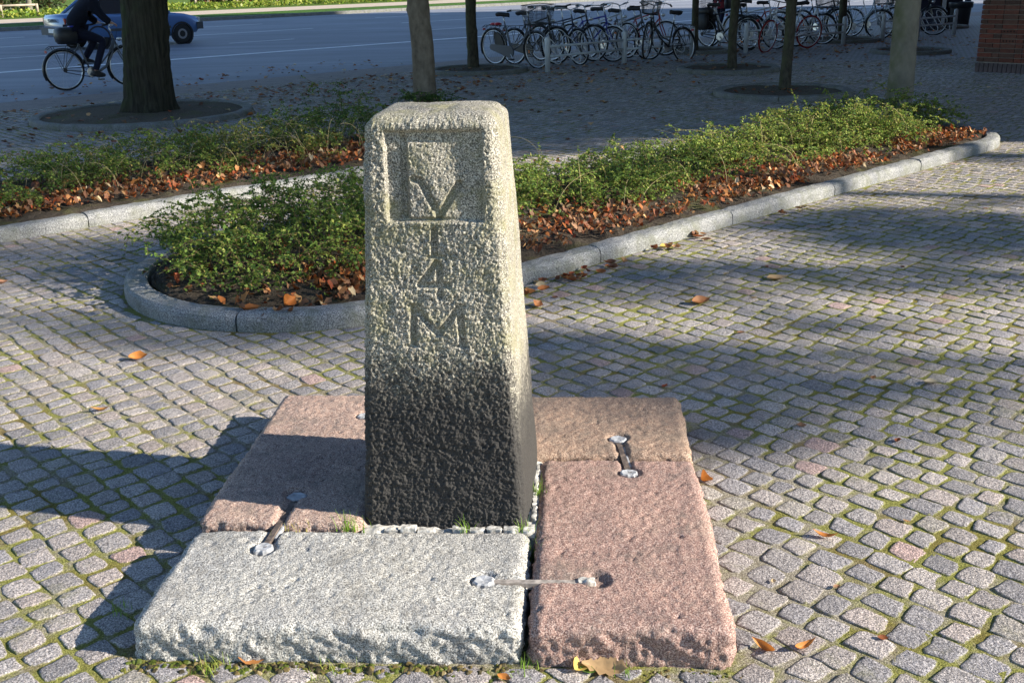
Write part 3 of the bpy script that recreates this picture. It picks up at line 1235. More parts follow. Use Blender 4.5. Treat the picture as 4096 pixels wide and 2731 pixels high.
def mat_brick():
    t = NT('brick_clay')
    p = t.pos()
    oi = t.new('ShaderNodeObjectInfo')
    c = t.ramp(oi.outputs['Random'], [(0.0, (0.13, 0.055, 0.04)), (0.35, (0.19, 0.062, 0.042)), (0.7, (0.15, 0.075, 0.055)), (1.0, (0.09, 0.052, 0.042))])
    n = t.noise(p, 22, 4, 0.7)
    c = t.mix(1.0, c, t.ramp(n, [(0.3, (0.7, 0.7, 0.7)), (0.7, (1.15, 1.15, 1.15))]), 'MULTIPLY')
    t.col(c)
    t.bump(t.noise(p, 120, 3), 0.5, 0.004)
    t.rough(0.9, 0.2)
    return t.m


M_BRICKTEX = mat_brick_tex()
M_BRICK = mat_brick()
M_MORTAR2 = simple('wall_mortar', (0.26, 0.235, 0.215), 0.95, 0.1, 0, 0.2, 12)
M_PLINTHBRICK = simple('plinth_brick', (0.11, 0.085, 0.085), 0.9, 0.2, 0, 0.3, 15)
M_DARK = simple('painted_hole_shade', (0.01, 0.01, 0.01), 0.9, 0.1)
M_GLASS = simple('window_glass', (0.03, 0.035, 0.04), 0.08, 0.7)
M_WINFRAME = simple('window_frame', (0.55, 0.55, 0.52), 0.5, 0.5)
M_TILE = simple('roof_tile', (0.12, 0.045, 0.03), 0.8, 0.3, 0, 0.2, 3)
BU, BV, BH, BLV, BLU = 17.7, 7.75, 20.5, -6.2, 58.0
bld = empty('brick_building', UV(BU, BV, 0), AX)       # local x = along the street, local y = across (towards -y into the building's length)
tag(bld, 'tall red brick building whose corner stands at the right edge', 'building')
L = BLU - BU
W_ = BV - BLV
w = MB()
w.box((L / 2, -W_ / 2, 1.8 + (BH - 1.8) / 2), (L, W_, BH - 1.8))
w.box((L / 2 + 0.0, -2.75 - (W_ - 2.75) / 2, 0.9), (L, W_ - 2.75, 1.8))
w.build('wall', M_BRICKTEX, bld)
MB().box((L / 2 + 0.012, -1.375 - 0.012, 0.899), (L - 0.024, 2.75 - 0.024, 1.80)).build('wall_core', M_MORTAR2, bld)
rf = MB().prism([(-0.4, BH), (L + 0.4, BH), (L - 4, BH + 4.5), (4, BH + 4.5)], 0.4, -W_ - 0.4).build('roof', M_TILE, bld)
# bricks, course by course, on the two faces that meet at the corner
bm_len = {}
def brick_mesh(l):
    k = round(l, 3)
    if k not in bm_len:
        b = MB()
        hx, hy, hz, c = 0.055, l / 2, 0.031, 0.004
        v = []
        for x, q in ((-hx, c), (-hx + c, 0), (hx, 0)):
            v += [(x, -hy + q, -hz + q), (x, hy - q, -hz + q), (x, hy - q, hz - q), (x, -hy + q, hz - q)]
        f = [(0, 3, 2, 1)]
        for r_ in range(2):
            for i in range(4):
                j = (i + 1) % 4
                f.append((r_ * 4 + i, r_ * 4 + j, (r_ + 1) * 4 + j, (r_ + 1) * 4 + i))
        b.add(v, f)
        bm_len[k] = b.mesh('brick', M_BRICK)
    return bm_len[k]


rb = random.Random(5)
C_H = 0.0735
z = 0.155
row = 0
while z < 1.78:
    y = 0.0
    pat = [0.228, 0.108] if row % 2 else [0.108, 0.228, 0.228]
    i = 0
    while y > -2.70:
        l = pat[i % len(pat)]
        if y - l < -2.74: break
        dark = (row in (4, 6)) and (-1.2 < y < -0.15)
        o = link('brick', brick_mesh(l), bld, (0.055 - 0.0 + rb.uniform(-0.0015, 0.0015), y - l / 2 - 0.0005, z + C_H / 2))
        if dark and l > 0.2:
            for q in range(4):
                MB().box((-0.052, -0.075 + q * 0.05, 0.004), (0.012, 0.022, 0.024)).build('vent_hole_shade', M_DARK, o)  # solid black blocks on the brick face, painting the shade inside vent holes
        y -= l + 0.011
        i += 1
    z += C_H
    row += 1
sold = MB()
sold.box((0, 0, 0), (0.11, 0.062, 0.14))
sm = sold.mesh('plinth_brick', M_PLINTHBRICK)
for k in range(36):
    link('plinth_brick', sm, bld, (0.03, -0.034 - k * 0.074, 0.07))
# upper windows of the facade facing the square, and of the street side
wf = MB().box((0, 0, 0), (0.10, 1.5, 2.1)).mesh('window', M_WINFRAME)
wp = MB().box((0, 0, 0), (0.04, 0.6, 1.8)).mesh('pane', M_GLASS)
wf2 = MB().box((0, 0, 0), (1.5, 0.10, 2.1)).mesh('window', M_WINFRAME)
wp2 = MB().box((0, 0, 0), (0.6, 0.04, 1.8)).mesh('pane', M_GLASS)
for fl in range(5):
    for k in range(4):
        o = link('window', wf, bld, (-0.02, -2.2 - k * 3.2, 4.2 + fl * 3.5))
        for s in (-0.36, 0.36):
            link('pane', wp, o, (-0.045, s, 0))
    for k in range(9):
        o = link('window', wf2, bld, (2.4 + k * 4.2, 0.02, 4.2 + fl * 3.5))
        for s in (-0.36, 0.36):
            link('pane', wp2, o, (s, 0.045, 0))

# ------------------------------------------------------------------ foliage
def mat_leaf(name, base, trans=0.35, rough=0.5):
    t = NT(name)
    c = t.mix(1.0, base, t.tint(), 'MULTIPLY')
    t.col(c)
    t.rough(rough, 0.35)
    tr = t.new('ShaderNodeBsdfTranslucent')
    t.ln(c, tr.inputs[0])
    ms = t.new('ShaderNodeMixShader')
    ms.inputs[0].default_value = trans
    t.ln(t.b.outputs[0], ms.inputs[1])
    t.ln(tr.outputs[0], ms.inputs[2])
    t.ln(ms.outputs[0], t.out.inputs[0])
    return t.m


M_SHRUB = mat_leaf('shrub_leaf', (1.0, 1.0, 1.0), 0.45, 0.68)
M_CROWN = mat_leaf('tree_leaf', (1.0, 1.0, 1.0), 0.3, 0.5)
M_DRY = mat_leaf('dry_leaf', (1.0, 1.0, 1.0), 0.25, 0.6)
M_TWIG = simple('twig', (0.12, 0.085, 0.045), 0.8, 0.2, 0, 0.3, 20)
M_STRAW = simple('dry_grass', (0.42, 0.34, 0.18), 0.8, 0.2)
M_GRASSBL = mat_leaf('grass_blade', (1.0, 1.0, 1.0), 0.4, 0.45)


def leaf_quads(C, A, Nn, Ln, Wd, fold=0.25):
    """n leaves: base C, direction A, normal Nn, length, width -> verts (n*4), quads folded on the midrib"""
    B = np.cross(Nn, A)
    B /= np.maximum(np.linalg.norm(B, axis=1), 1e-6)[:, None]
    N2 = np.cross(A, B)
    l, w_ = Ln[:, None], Wd[:, None]
    v0 = C
    v1 = C + A * l * 0.48 + B * w_ * 0.5 + N2 * w_ * fold
    v2 = C + A * l
    v3 = C + A * l * 0.48 - B * w_ * 0.5 + N2 * w_ * fold
    V = np.stack([v0, v1, v2, v3], axis=1).reshape(-1, 3)
    n = len(C)
    F = (np.arange(n) * 4)[:, None] + np.array([[0, 1, 2, 3]])
    return V, F


def unit(a):
    return a / np.maximum(np.linalg.norm(a, axis=1), 1e-9)[:, None]


def twig_tubes(polys, r0, r1):
    """3-sided tapering tubes for an array of polylines (n, k, 3)"""
    n, k, _ = polys.shape
    T = np.gradient(polys, axis=1)
    T /= np.maximum(np.linalg.norm(T, axis=2), 1e-9)[..., None]
    a = np.cross(T, np.array([0.31, 0.77, 0.55]))
    a /= np.maximum(np.linalg.norm(a, axis=2), 1e-9)[..., None]
    b = np.cross(T, a)
    rad = np.linspace(r0, r1, k)[None, :, None]
    rings = np.stack([polys + rad * (a * math.cos(q) + b * math.sin(q)) for q in (0, 2.094, 4.189)], axis=2)
    V = rings.reshape(-1, 3)
    F = []
    base = np.arange(n)[:, None, None] * k * 3
    i = np.arange(k - 1)[None, :, None] * 3
    for q in range(3):
        q2 = (q + 1) % 3
        F.append(np.stack([base + i + q, base + i + q2, base + i + 3 + q2, base + i + 3 + q], axis=-1).reshape(-1, 4))
    return V, np.concatenate(F)


GREENS = np.array([(0.09, 0.165, 0.03), (0.15, 0.24, 0.04), (0.23, 0.31, 0.055), (0.065, 0.13, 0.035), (0.34, 0.37, 0.08), (0.42, 0.34, 0.10)])


def shrub(label, u, v, ru, rv, h, stems, seed, spread=0.5, leaf=0.0205, zb=0.08, group='low shrubs in the beds', gw=(3, 5, 4, 2, 2, 0.4), name='low_shrub'):
    g = np.random.default_rng(seed)
    root = empty(name, UV(u, v, zb))
    tag(root, label, 'shrub', group)
    n = stems
    th = g.uniform(0, 2 * math.pi, n)
    rad = np.sqrt(g.uniform(0, 1, n))
    pu, pv = ru * rad * np.cos(th), rv * rad * np.sin(th)
    p0 = np.column_stack([pu * DU[0] + pv * DV[0], pu * DU[1] + pv * DV[1], np.zeros(n)])
    hh = h * (1 - 0.5 * rad ** 2) * g.uniform(0.45, 1.2, n)
    cl = vnoise(np.column_stack([pu, pv, np.full(n, seed * 1.0)]), 2.2, seed)
    hh *= 1 + 0.6 * cl
    ln = g.uniform(0.5, 1.0, n) * spread
    dth = th + AX + g.normal(0, 1.1, n)
    dr = np.column_stack([np.cos(dth), np.sin(dth), np.zeros(n)])
    kp = (cl > -0.22) | (g.uniform(0, 1, n) < 0.35)
    p0, hh, ln, dr = p0[kp], hh[kp], ln[kp], dr[kp]
    n = int(kp.sum())
    k = 12
    t = np.linspace(0, 1, k)
    main = p0[:, None, :] + dr[:, None, :] * (ln[:, None] * t ** 1.3)[..., None]
    main[:, :, 2] += hh[:, None] * (1.0 - (1 - t) ** 1.8) * (1 - 0.25 * (t ** 4))[None, :]
    main += g.normal(0, 0.008, main.shape) * t[None, :, None]
    # side twigs
    tw = []
    for q in range(4):
        i0 = g.integers(4, 11, n)
        st = main[np.arange(n), i0]
        d2 = unit(np.column_stack([g.normal(0, 1, n), g.normal(0, 1, n), g.normal(0.15, 0.35, n)]))
        l2 = g.uniform(0.10, 0.24, n)
        pl = st[:, None, :] + d2[:, None, :] * (l2[:, None] * t)[..., None]
        pl[:, :, 2] -= 0.04 * t[None, :] ** 2
        tw.append(pl)
    polys = np.concatenate([main] + tw)
    V, F = twig_tubes(polys, 0.0020, 0.0006)
    mobj('stems', V, F, M_TWIG, root)
    # leaves
    C, A = [], []
    for pl, m0, m1, per in [(main, 0.10, 1.0, 30)] + [(x, 0.05, 1.0, 20) for x in tw]:
        nn = len(pl)
        tt = g.uniform(m0, 1.0, (nn, per)) * (k - 1)
        i = np.clip(tt.astype(int), 0, k - 2)
        f = (tt - i)[..., None]
        r_ = np.arange(nn)[:, None]
        pos = pl[r_, i] * (1 - f) + pl[r_, i + 1] * f
        tan = pl[r_, i + 1] - pl[r_, i]
        C.append(pos.reshape(-1, 3))
        A.append(tan.reshape(-1, 3))
    C, A = np.concatenate(C), unit(np.concatenate(A))
    m = len(C)
    side = np.cross(A, np.array([0, 0, 1.0])) * g.choice([-1, 1], m)[:, None]
    Dl = unit(A * 0.5 + side * 0.9 + g.normal(0, 0.45, (m, 3)))
    Nn = unit(np.array([0, 0, 1.0]) + g.normal(0, 0.55, (m, 3)))
    ls = leaf * g.uniform(0.45, 1.5, m)
    keep = C[:, 2] > 0.015
    V, F = leaf_quads(C[keep], Dl[keep], Nn[keep], ls[keep], (ls * g.uniform(0.55, 0.75, m))[keep])
    ci = g.choice(len(GREENS), keep.sum(), p=np.array(gw) / sum(gw))
    cc = GREENS[ci] * g.uniform(0.75, 1.3, (keep.sum(), 1))
    mobj('foliage', V, F, M_SHRUB, root, cols=np.repeat(cc, 4, axis=0))
    return root


shrub('dense bushy shrub at the rounded end of the bed left of milestone', 3.40, 5.50, 0.86, 0.74, 0.44, 260, 1, 0.40)
shrub('low shrub directly behind the milestone shaft', 4.75, 5.72, 0.75, 0.55, 0.40, 136, 2, 0.45)
shrub('spreading shrub just right of the milestone with leaf drift before it', 5.85, 5.42, 0.70, 0.50, 0.29, 140, 3, 0.45)
shrub('flat shrub in the middle of the long bed, right of milestone', 6.95, 5.50, 0.72, 0.48, 0.26, 135, 4, 0.45)
shrub('light green shrub in long bed where the leaf litter is brightest', 8.1, 5.38, 0.75, 0.52, 0.31, 140, 5, 0.5, gw=(2, 4, 5, 1, 4, 0.8))
shrub('taller sunlit shrub in front of the slim ringed tree', 9.2, 5.42, 0.72, 0.55, 0.34, 150, 6, 0.5, gw=(2, 4, 5, 1, 4, 0.8))
shrub('sunlit shrub around the foot of the pale trunk at right end', 10.25, 5.42, 0.70, 0.58, 0.36, 150, 7, 0.5, gw=(2, 4, 5, 1, 4, 0.8))
shrub('sparse shrub at the far left edge of the left bed', 1.2, 9.0, 0.8, 0.62, 0.33, 88, 8, 0.5, gw=(2, 4, 5, 1, 3, 0.8))
shrub('loose shrub in left bed below the thick trunk', 2.7, 9.05, 0.85, 0.62, 0.36, 120, 9, 0.5)
shrub('feathery shrub in the middle of the left bed', 4.1, 9.05, 0.85, 0.62, 0.36, 136, 10, 0.5)
shrub('sunlit straw coloured shrub with dry grass in left bed', 5.2, 8.95, 0.6, 0.62, 0.34, 88, 11, 0.45, gw=(1, 2, 3, 1, 4, 4))
shrub('dark tall shrub at the right end of left bed beside the milestone', 6.2, 9.1, 0.7, 0.65, 0.52, 152, 12, 0.45, gw=(5, 4, 1, 4, 0.5, 0.1))
shrub('small leafy shoots at the foot of the knotty trunk', 9.30, 11.62, 0.35, 0.3, 0.30, 48, 13, 0.3, gw=(5, 4, 1, 4, 0.5, 0.1), zb=0.0, group='shoots', name='basal_shoots')
shrub('shrub at the left end of left bed, outside the view', -0.4, 9.0, 0.8, 0.6, 0.33, 80, 14, 0.5)


def grass_tuft(label, loc, n, h, seed, cols=((0.16, 0.30, 0.03), (0.26, 0.40, 0.05)), spread=0.02, name='grass_tuft', lean=0.35, cat='grass', w0=0.0028):
    g = np.random.default_rng(seed)
    vs_, fs, cc = [], [], []
    for i in range(n):
        x, y = g.normal(0, spread, 2)
        a = g.uniform(0, 2 * math.pi)
        hh = h * g.uniform(0.5, 1.1)
        ln = hh * lean * g.uniform(0.4, 2.0)
        b = a + math.pi / 2
        c = np.array(cols[0]) + (np.array(cols[1]) - np.array(cols[0])) * g.uniform()
        base = len(vs_)
        for q in range(5):
            t = q / 4
            w_ = w0 * (1 - t * 0.9) / 2
            px, py, pz = x + math.cos(a) * ln * t * t, y + math.sin(a) * ln * t * t, hh * (t - 0.25 * t * t * min(1, ln / hh))
            vs_ += [(px + math.cos(b) * w_, py + math.sin(b) * w_, pz), (px - math.cos(b) * w_, py - math.sin(b) * w_, pz)]
            cc += [c, c]
        for q in range(4):
            fs.append((base + q * 2, base + q * 2 + 1, base + q * 2 + 3, base + q * 2 + 2))
    o = mobj(name, vs_, fs, M_GRASSBL, None, cols=np.array(cc), loc=loc)
    tag(o, label, cat, 'grass tufts')
    return o


def PL(x, y, z):
    """plinth local -> world"""
    return (SLAB_C[0] + cs * x - ss * y, SLAB_C[1] + ss * x + cs * y, z)


grass_tuft('bright green grass tuft at the left foot of the milestone', PL(-0.30, -0.262, 0.095), 46, 0.062, 1)
grass_tuft('thin grass sprig against the blackened front of the shaft', PL(0.05, -0.268, 0.10), 14, 0.055, 2, spread=0.014)
grass_tuft('grass in the slot between white and red slabs', PL(0.251, -0.33, 0.03), 46, 0.10, 3, spread=0.016)
grass_tuft('small grass sprig at the right corner of the shaft', PL(0.225, -0.265, 0.10), 16, 0.055, 4, spread=0.016)
grass_tuft('wispy grass on the right side of the shaft', PL(0.262, -0.02, 0.095), 22, 0.062, 5, spread=0.012)
grass_tuft('short dry grass behind the white slab near left cramp', PL(-0.47, -0.264, 0.10), 26, 0.03, 6, cols=((0.30, 0.30, 0.07), (0.45, 0.38, 0.12)), spread=0.03)
grass_tuft('grass fringe under the front left edge of white slab', PL(-0.55, -0.812, -0.005), 60, 0.055, 7, spread=0.03, cols=((0.15, 0.26, 0.03), (0.40, 0.40, 0.10)))
grass_tuft('grass fringe under the middle of the white slab', PL(-0.24, -0.815, -0.005), 40, 0.04, 8, spread=0.03, cols=((0.15, 0.26, 0.03), (0.40, 0.40, 0.10)))
grass_tuft('green tuft in the shaded joint left of the plinth', (-1.12, 2.60, -0.005), 30, 0.035, 9, spread=0.018)
grass_tuft('grass sprouting where white and red slabs meet in front', PL(0.252, -0.80, -0.005), 26, 0.045, 10, spread=0.02)
grass_tuft('few blades below the front face of red slab', PL(0.50, -0.815, -0.005), 22, 0.035, 11, spread=0.012)
def moss_cushions():
    """moss swelling out of the joints near the camera, low crumbly cushions"""
    g = np.random.default_rng(77)
    vs_, fs, cc = [], [], []
    bands = [(-0.82, 0.80, -0.835, -0.80), (-0.84, -0.80, -0.8, 0.6)]
    pts = []
    for i in range(420):
        x = g.uniform(-0.80, 0.22)
        pts.append((x, -0.812 + g.normal(0, 0.012), g.uniform(0.006, 0.016)))
    for i in range(160):
        pts.append((g.uniform(0.25, 0.80), -0.812 + g.normal(0, 0.012), g.uniform(0.004, 0.010)))
    for i in range(160):
        pts.append((-0.812 + g.normal(0, 0.012), g.uniform(-0.8, 0.75), g.uniform(0.004, 0.011)))
    for (x, y, r_) in pts:
        px, py, _ = PL(x, y, 0)
        b = len(vs_)
        c = np.array([(0.10, 0.13, 0.02), (0.20, 0.20, 0.04), (0.20, 0.15, 0.06), (0.09, 0.075, 0.04)][g.integers(4)]) * g.uniform(0.8, 1.2)
        for q in range(6):
            a = q * math.pi / 3 + g.uniform(0, 0.5)
            rr_ = r_ * g.uniform(0.8, 1.3)
            vs_.append((px + rr_ * math.cos(a), py + rr_ * math.sin(a), -0.008))
        for q in range(6):
            a = q * math.pi / 3 + g.uniform(0, 0.5)
            vs_.append((px + r_ * 0.55 * math.cos(a), py + r_ * 0.55 * math.sin(a), -0.006 + r_ * g.uniform(0.5, 0.9)))
        vs_.append((px, py, -0.006 + r_ * g.uniform(0.7, 1.1)))
        cc += [c] * 13
        for q in range(6):
            j = (q + 1) % 6
            fs.append((b + q, b + j, b + 6 + j, b + 6 + q))
            fs.append((b + 6 + q, b + 6 + j, b + 12))
    o = mobj('moss', vs_, fs, M_GRASSBL, None, cols=np.array(cc))
    tag(o, 'crumbly green and brown moss along the foot of the plinth', 'moss', kind='stuff')
moss_cushions()

# ------------------------------------------------------------------ fallen leaves
AUT = np.array([(0.36, 0.12, 0.03), (0.24, 0.075, 0.025), (0.44, 0.19, 0.06), (0.18, 0.075, 0.035), (0.50, 0.28, 0.12), (0.27, 0.14, 0.07), (0.52, 0.39, 0.22), (0.33, 0.07, 0.02)])


def leaf_field(name, label, X, Y, Z, size, seed, curl=0.35, tilt=0.35, w=(2.2, 3, 2, 5, 1.4, 4, 1.2, 1.8), stuff=True):
    g = np.random.default_rng(seed)
    n = len(X)
    s = size * g.uniform(0.55, 1.25, n)
    # leaf: base, left, left2, tip, right2, right, mid
    tmpl = np.array([(-0.5, 0, 0), (-0.28, 0.30, 0.5), (0.12, 0.40, 0.75), (0.22, 0.20, 0.35), (0.55, 0, 0.25), (0.22, -0.20, 0.35), (0.12, -0.40, 0.75), (-0.28, -0.30, 0.5), (0.0, 0, 0.0)])
    k = len(tmpl)
    V = np.repeat(tmpl[None], n, axis=0)
    V[:, :, :2] *= g.uniform(0.8, 1.2, (n, k, 2))
    V[:, :, 2] *= (g.uniform(-0.2, 1.0, (n, 1)) * curl)
    V[:, :, 2] += g.normal(0, 0.05, (n, k))
    V *= s[:, None, None]
    a = g.uniform(0, 2 * math.pi, n)
    t1, t2 = g.normal(0, tilt, n), g.normal(0, tilt, n)
    x, y, z = V[..., 0], V[..., 1], V[..., 2]
    ca, sa = np.cos(a)[:, None], np.sin(a)[:, None]
    x, y = x * ca - y * sa, x * sa + y * ca
    z = z + x * np.sin(t1)[:, None] + y * np.sin(t2)[:, None]
    z = z - z.min(axis=1, keepdims=True)
    V = np.stack([x + X[:, None], y + Y[:, None], z + Z[:, None]], axis=-1).reshape(-1, 3)
    tri = np.array([(0, 1, 8), (1, 2, 8), (2, 3, 8), (3, 4, 8), (4, 5, 8), (5, 6, 8), (6, 7, 8), (7, 0, 8)])
    F = (np.arange(n) * k)[:, None, None] + tri[None]
    F = F.reshape(-1, 3)
    ci = g.choice(len(AUT), n, p=np.array(w) / sum(w))
    cc = AUT[ci] * g.uniform(0.55, 1.4, (n, 1))
    o = mobj(name, V, F, M_DRY, None, cols=np.repeat(cc, k, axis=0))
    if stuff:
        tag(o, label, 'leaves', kind='stuff')
    return o


def field_uv(n, fu, fv, seed):
    g = np.random.default_rng(seed)
    u, v = fu(g, n), fv(g, n)
    return u * DU[0] + v * DV[0], u * DU[1] + v * DV[1]


g_ = np.random.default_rng(5)
X, Y = field_uv(7000, lambda g, n: g.uniform(3.0, 10.6, n), lambda g, n: 4.40 + np.abs(g.normal(0, 0.62, n)), 1)
tn = vnoise(np.column_stack([X, Y, X * 0]), 1.3, 9)
ev = touv(X, Y)[1] - 4.42
kp = (tn + g_.uniform(-0.35, 0.35, len(X)) > -0.18) & ((ev > 0.05) | (g_.uniform(0, 1, len(X)) < 0.6))
X, Y = X[kp], Y[kp]
leaf_field('leaf_litter', 'thick brown and orange leaf litter along the long bed', X, Y, 0.085 + g_.uniform(0, 0.05, len(X)), 0.037, 2, 0.9, 0.8)
X, Y = field_uv(420, lambda g, n: g.uniform(2.5, 4.0, n), lambda g, n: g.uniform(4.5, 6.0, n), 3)
leaf_field('leaf_litter', 'brown leaves on soil at the rounded bed end', X, Y, 0.075 + g_.uniform(0, 0.02, len(X)), 0.046, 4, 0.8, 0.6)
X, Y = field_uv(4200, lambda g, n: g.uniform(-1.0, 6.6, n), lambda g, n: 8.02 + np.abs(g.normal(0, 0.6, n)), 5)
leaf_field('leaf_litter', 'brown leaf litter along the left bed', X, Y, 0.085 + g_.uniform(0, 0.06, len(X)), 0.045, 6, 0.9, 0.8)
# thin scatter over the shaded square
n = 2600
X, Y = field_uv(n, lambda g, n: g.uniform(3, 26, n), lambda g, n: 16.0 - np.abs(g.normal(0, 3.0, n)), 7)
ok = np.array([obstacle(a, b) > 0.05 and b > 10 for a, b in zip(X, Y)])
leaf_field('scattered_leaves', 'scattered fallen leaves on the shaded square', X[ok], Y[ok], np.full(ok.sum(), 0.004), 0.085, 8, 0.35, 0.15, w=(2, 2, 3, 3, 4, 4, 3, 1))
X, Y = field_uv(260, lambda g, n: g.uniform(3, 14, n), lambda g, n: g.uniform(16.2, 20, n), 9)
leaf_field('scattered_leaves', 'few fallen leaves along the road edge', X, Y, np.full(260, -0.02), 0.085, 10, 0.35, 0.15, w=(2, 2, 3, 3, 4, 4, 3, 1))
for (rx, ry, rr_) in RINGS[:5]:
    gg = np.random.default_rng(int(rx * 100) + 1000)
    n = int(26 * rr_)
    a, r_ = gg.uniform(0, 6.28, n), (rr_ - 0.2) * np.sqrt(gg.uniform(0, 1, n))
    leaf_field('scattered_leaves', 'leaves lying inside the ring at x %.0f' % 0 if False else 'fallen leaves lying on soil inside a tree ring', rx + r_ * np.cos(a), ry + r_ * np.sin(a), np.full(n, 0.05), 0.075, int(rr_ * 100), 0.35, 0.2)


def leaf_outline(kind, rr):
    pts = []
    if kind == 'oak':
        prof = [(-0.5, 0.03), (-0.36, 0.09), (-0.28, 0.21), (-0.17, 0.13), (-0.06, 0.29), (0.06, 0.17), (0.17, 0.31), (0.28, 0.16), (0.38, 0.18), (0.46, 0.07)]
    else:
        prof = [(-0.5, 0.02), (-0.40, 0.13), (-0.25, 0.25), (-0.05, 0.31), (0.15, 0.27), (0.32, 0.17), (0.44, 0.07)]
    if kind == 'strip':
        prof = [(x, w_ * 0.45) for x, w_ in prof]
    return prof


def one_leaf(label, loc, size, col, kind='ovate', rz=0.0, curl=0.25, roll=0.0, seed=0, group=None, stalk=True):
    rr = random.Random(seed)
    prof = leaf_outline(kind, rr)
    vs_ = []
    for (x, w_) in prof:
        zc = curl * x * x * 1.2
        for q in (1, 0.5, 0, -0.5, -1):
            y = w_ * q * rr.uniform(0.92, 1.08)
            z_ = zc + curl * 1.6 * abs(y) ** 1.3 + (0.02 * rr.uniform(-1, 1))
            vs_.append((x * size, y * size, z_ * size))
    vs_.append((0.53 * size, 0, (curl * 0.34) * size))
    m = len(prof)
    fs = []
    for i in range(m - 1):
        for q in range(4):
            fs.append((i * 5 + q, i * 5 + q + 1, (i + 1) * 5 + q + 1, (i + 1) * 5 + q))
    for q in range(4):
        fs.append(((m - 1) * 5 + q, (m - 1) * 5 + q + 1, m * 5))
    rm = Matrix.Rotation(rz, 3, 'Z') @ Matrix.Rotation(roll, 3, 'X')
    vs_ = [rm @ Vector(v) for v in vs_]
    zmin = min(v.z for v in vs_)
    vs_ = [(v.x, v.y, v.z - zmin + 0.001) for v in vs_]
    cc = np.array([np.array(col) * rr.uniform(0.8, 1.2) for _ in vs_])
    o = mobj('fallen_leaf', vs_, fs, M_DRY, None, smooth=True, cols=cc, loc=loc)
    tag(o, label, 'leaf', group)
    return o


def GP(vx, vy, z=0.0):
    """ground point seen at a pixel of the 2352-wide view, used to set the small things where they lie"""
    d = fw * (FPX * 2352) + cr * (vx - 1176) - cu * (vy - 784)
    t = (z - CAM_H) / d.z
    return (d.x * t, d.y * t, z)


ORG, BRN, TAN, YEL = (0.50, 0.19, 0.04), (0.34, 0.14, 0.05), (0.50, 0.33, 0.17), (0.55, 0.40, 0.10)
one_leaf('curled orange leaf alone on the sunny setts left of bed', GP(318, 824, 0.004), 0.085, ORG, rz=0.3, curl=0.9, roll=0.5, seed=1)
one_leaf('orange leaf on edge against the right side of red slab', GP(1612, 1103, 0.004), 0.07, ORG, 'ovate', rz=1.9, curl=1.3, roll=0.9, seed=2)
one_leaf('lobed tan oak leaf leaning on the front of red slab', GP(1388, 1534, 0.006), 0.115, (0.46, 0.30, 0.15), 'oak', rz=-0.25, curl=0.35, roll=0.35, seed=3)
one_leaf('yellow brown leaf beside the oak leaf at the slab corner', GP(1332, 1530, 0.004), 0.07, YEL, rz=1.0, curl=0.7, roll=0.4, seed=4)
one_leaf('small green leaf next to the oak leaf', GP(1350, 1540, 0.004), 0.045, (0.12, 0.22, 0.03), rz=2.6, curl=0.3, seed=5)
one_leaf('orange twisted leaf right of the red slab corner', GP(1762, 1489, 0.004), 0.075, ORG, 'strip', rz=-0.9, curl=1.3, roll=0.6, seed=6)
one_leaf('orange leaf beside the twisted one, right foreground', GP(1842, 1487, 0.004), 0.07, ORG, 'strip', rz=0.5, curl=1.2, roll=0.4, seed=7)
one_leaf('brown folded leaf on setts behind the plinth, right of shaft', GP(1608, 697, 0.004), 0.11, BRN, rz=0.4, curl=0.7, roll=0.3, seed=8)
one_leaf('pale tan leaf on dappled setts near the kerb', GP(1785, 641, 0.004), 0.13, TAN, rz=0.2, curl=0.4, seed=9)
one_leaf('brown leaf just right of the milestone behind the plinth', GP(1232, 703, 0.004), 0.09, BRN, rz=1.2, curl=0.8, roll=0.5, seed=10)
one_leaf('cream leaf lying on the mossy setts far right', GP(2140, 880, 0.004), 0.075, (0.6, 0.48, 0.3), rz=0.0, curl=0.5, seed=11)
one_leaf('orange leaf on the right foreground setts among moss', GP(1895, 1233, 0.004), 0.075, ORG, 'strip', rz=-0.4, curl=0.9, seed=12)
one_leaf('thin brown leaf on setts left of plinth top corner', GP(232, 943, 0.004), 0.075, (0.42, 0.20, 0.06), 'strip', rz=0.15, curl=0.9, seed=13)
one_leaf('reddish leaf by the far left edge of the gap', GP(5, 652, 0.004), 0.08, (0.5, 0.25, 0.14), rz=0.8, curl=0.7, seed=14)
one_leaf('upright orange leaf on soil at the rounded bed end', GP(658, 700, 0.10), 0.12, (0.60, 0.20, 0.04), rz=1.3, curl=0.9, roll=0.8, seed=15)
one_leaf('orange leaf flat on soil beside the upright one', GP(575, 712, 0.09), 0.11, (0.52, 0.17, 0.04), rz=0.1, curl=0.6, seed=16)
one_leaf('brown leaf under the white slab front edge', GP(585, 1512, 0.004), 0.08, (0.40, 0.17, 0.05), rz=0.1, curl=0.5, roll=0.7, seed=17)
one_leaf('small orange leaf at the bottom edge of the picture', GP(1158, 1558, 0.004), 0.04, ORG, rz=-0.6, curl=0.5, seed=18)
one_leaf('yellow and green leaf pair member in the kerb drift', GP(1530, 568, 0.004), 0.10, YEL, rz=0.5, curl=0.5, seed=19)
rl = random.Random(9)
for k in range(46):
    f = rl.random()
    bx, by = (1205 + 235 * f, 668 - 72 * f) if k < 30 else ((1500 + 130 * f, 574 - 38 * f) if k < 40 else (1790 + 60 * f, 492 - 22 * f))
    one_leaf('curled brown leaf in the drift against the long kerb', GP(bx + rl.uniform(-8, 12), by + rl.uniform(-8, 12), 0.004 + rl.uniform(0, 0.02)), rl.uniform(0.045, 0.085),
             tuple(AUT[rl.randrange(8)] * rl.uniform(0.8, 1.2)), rz=rl.uniform(0, 6.28), curl=rl.uniform(0.4, 1.0), roll=rl.uniform(-0.6, 0.6), seed=100 + k, group='leaves drifted against the long kerb')
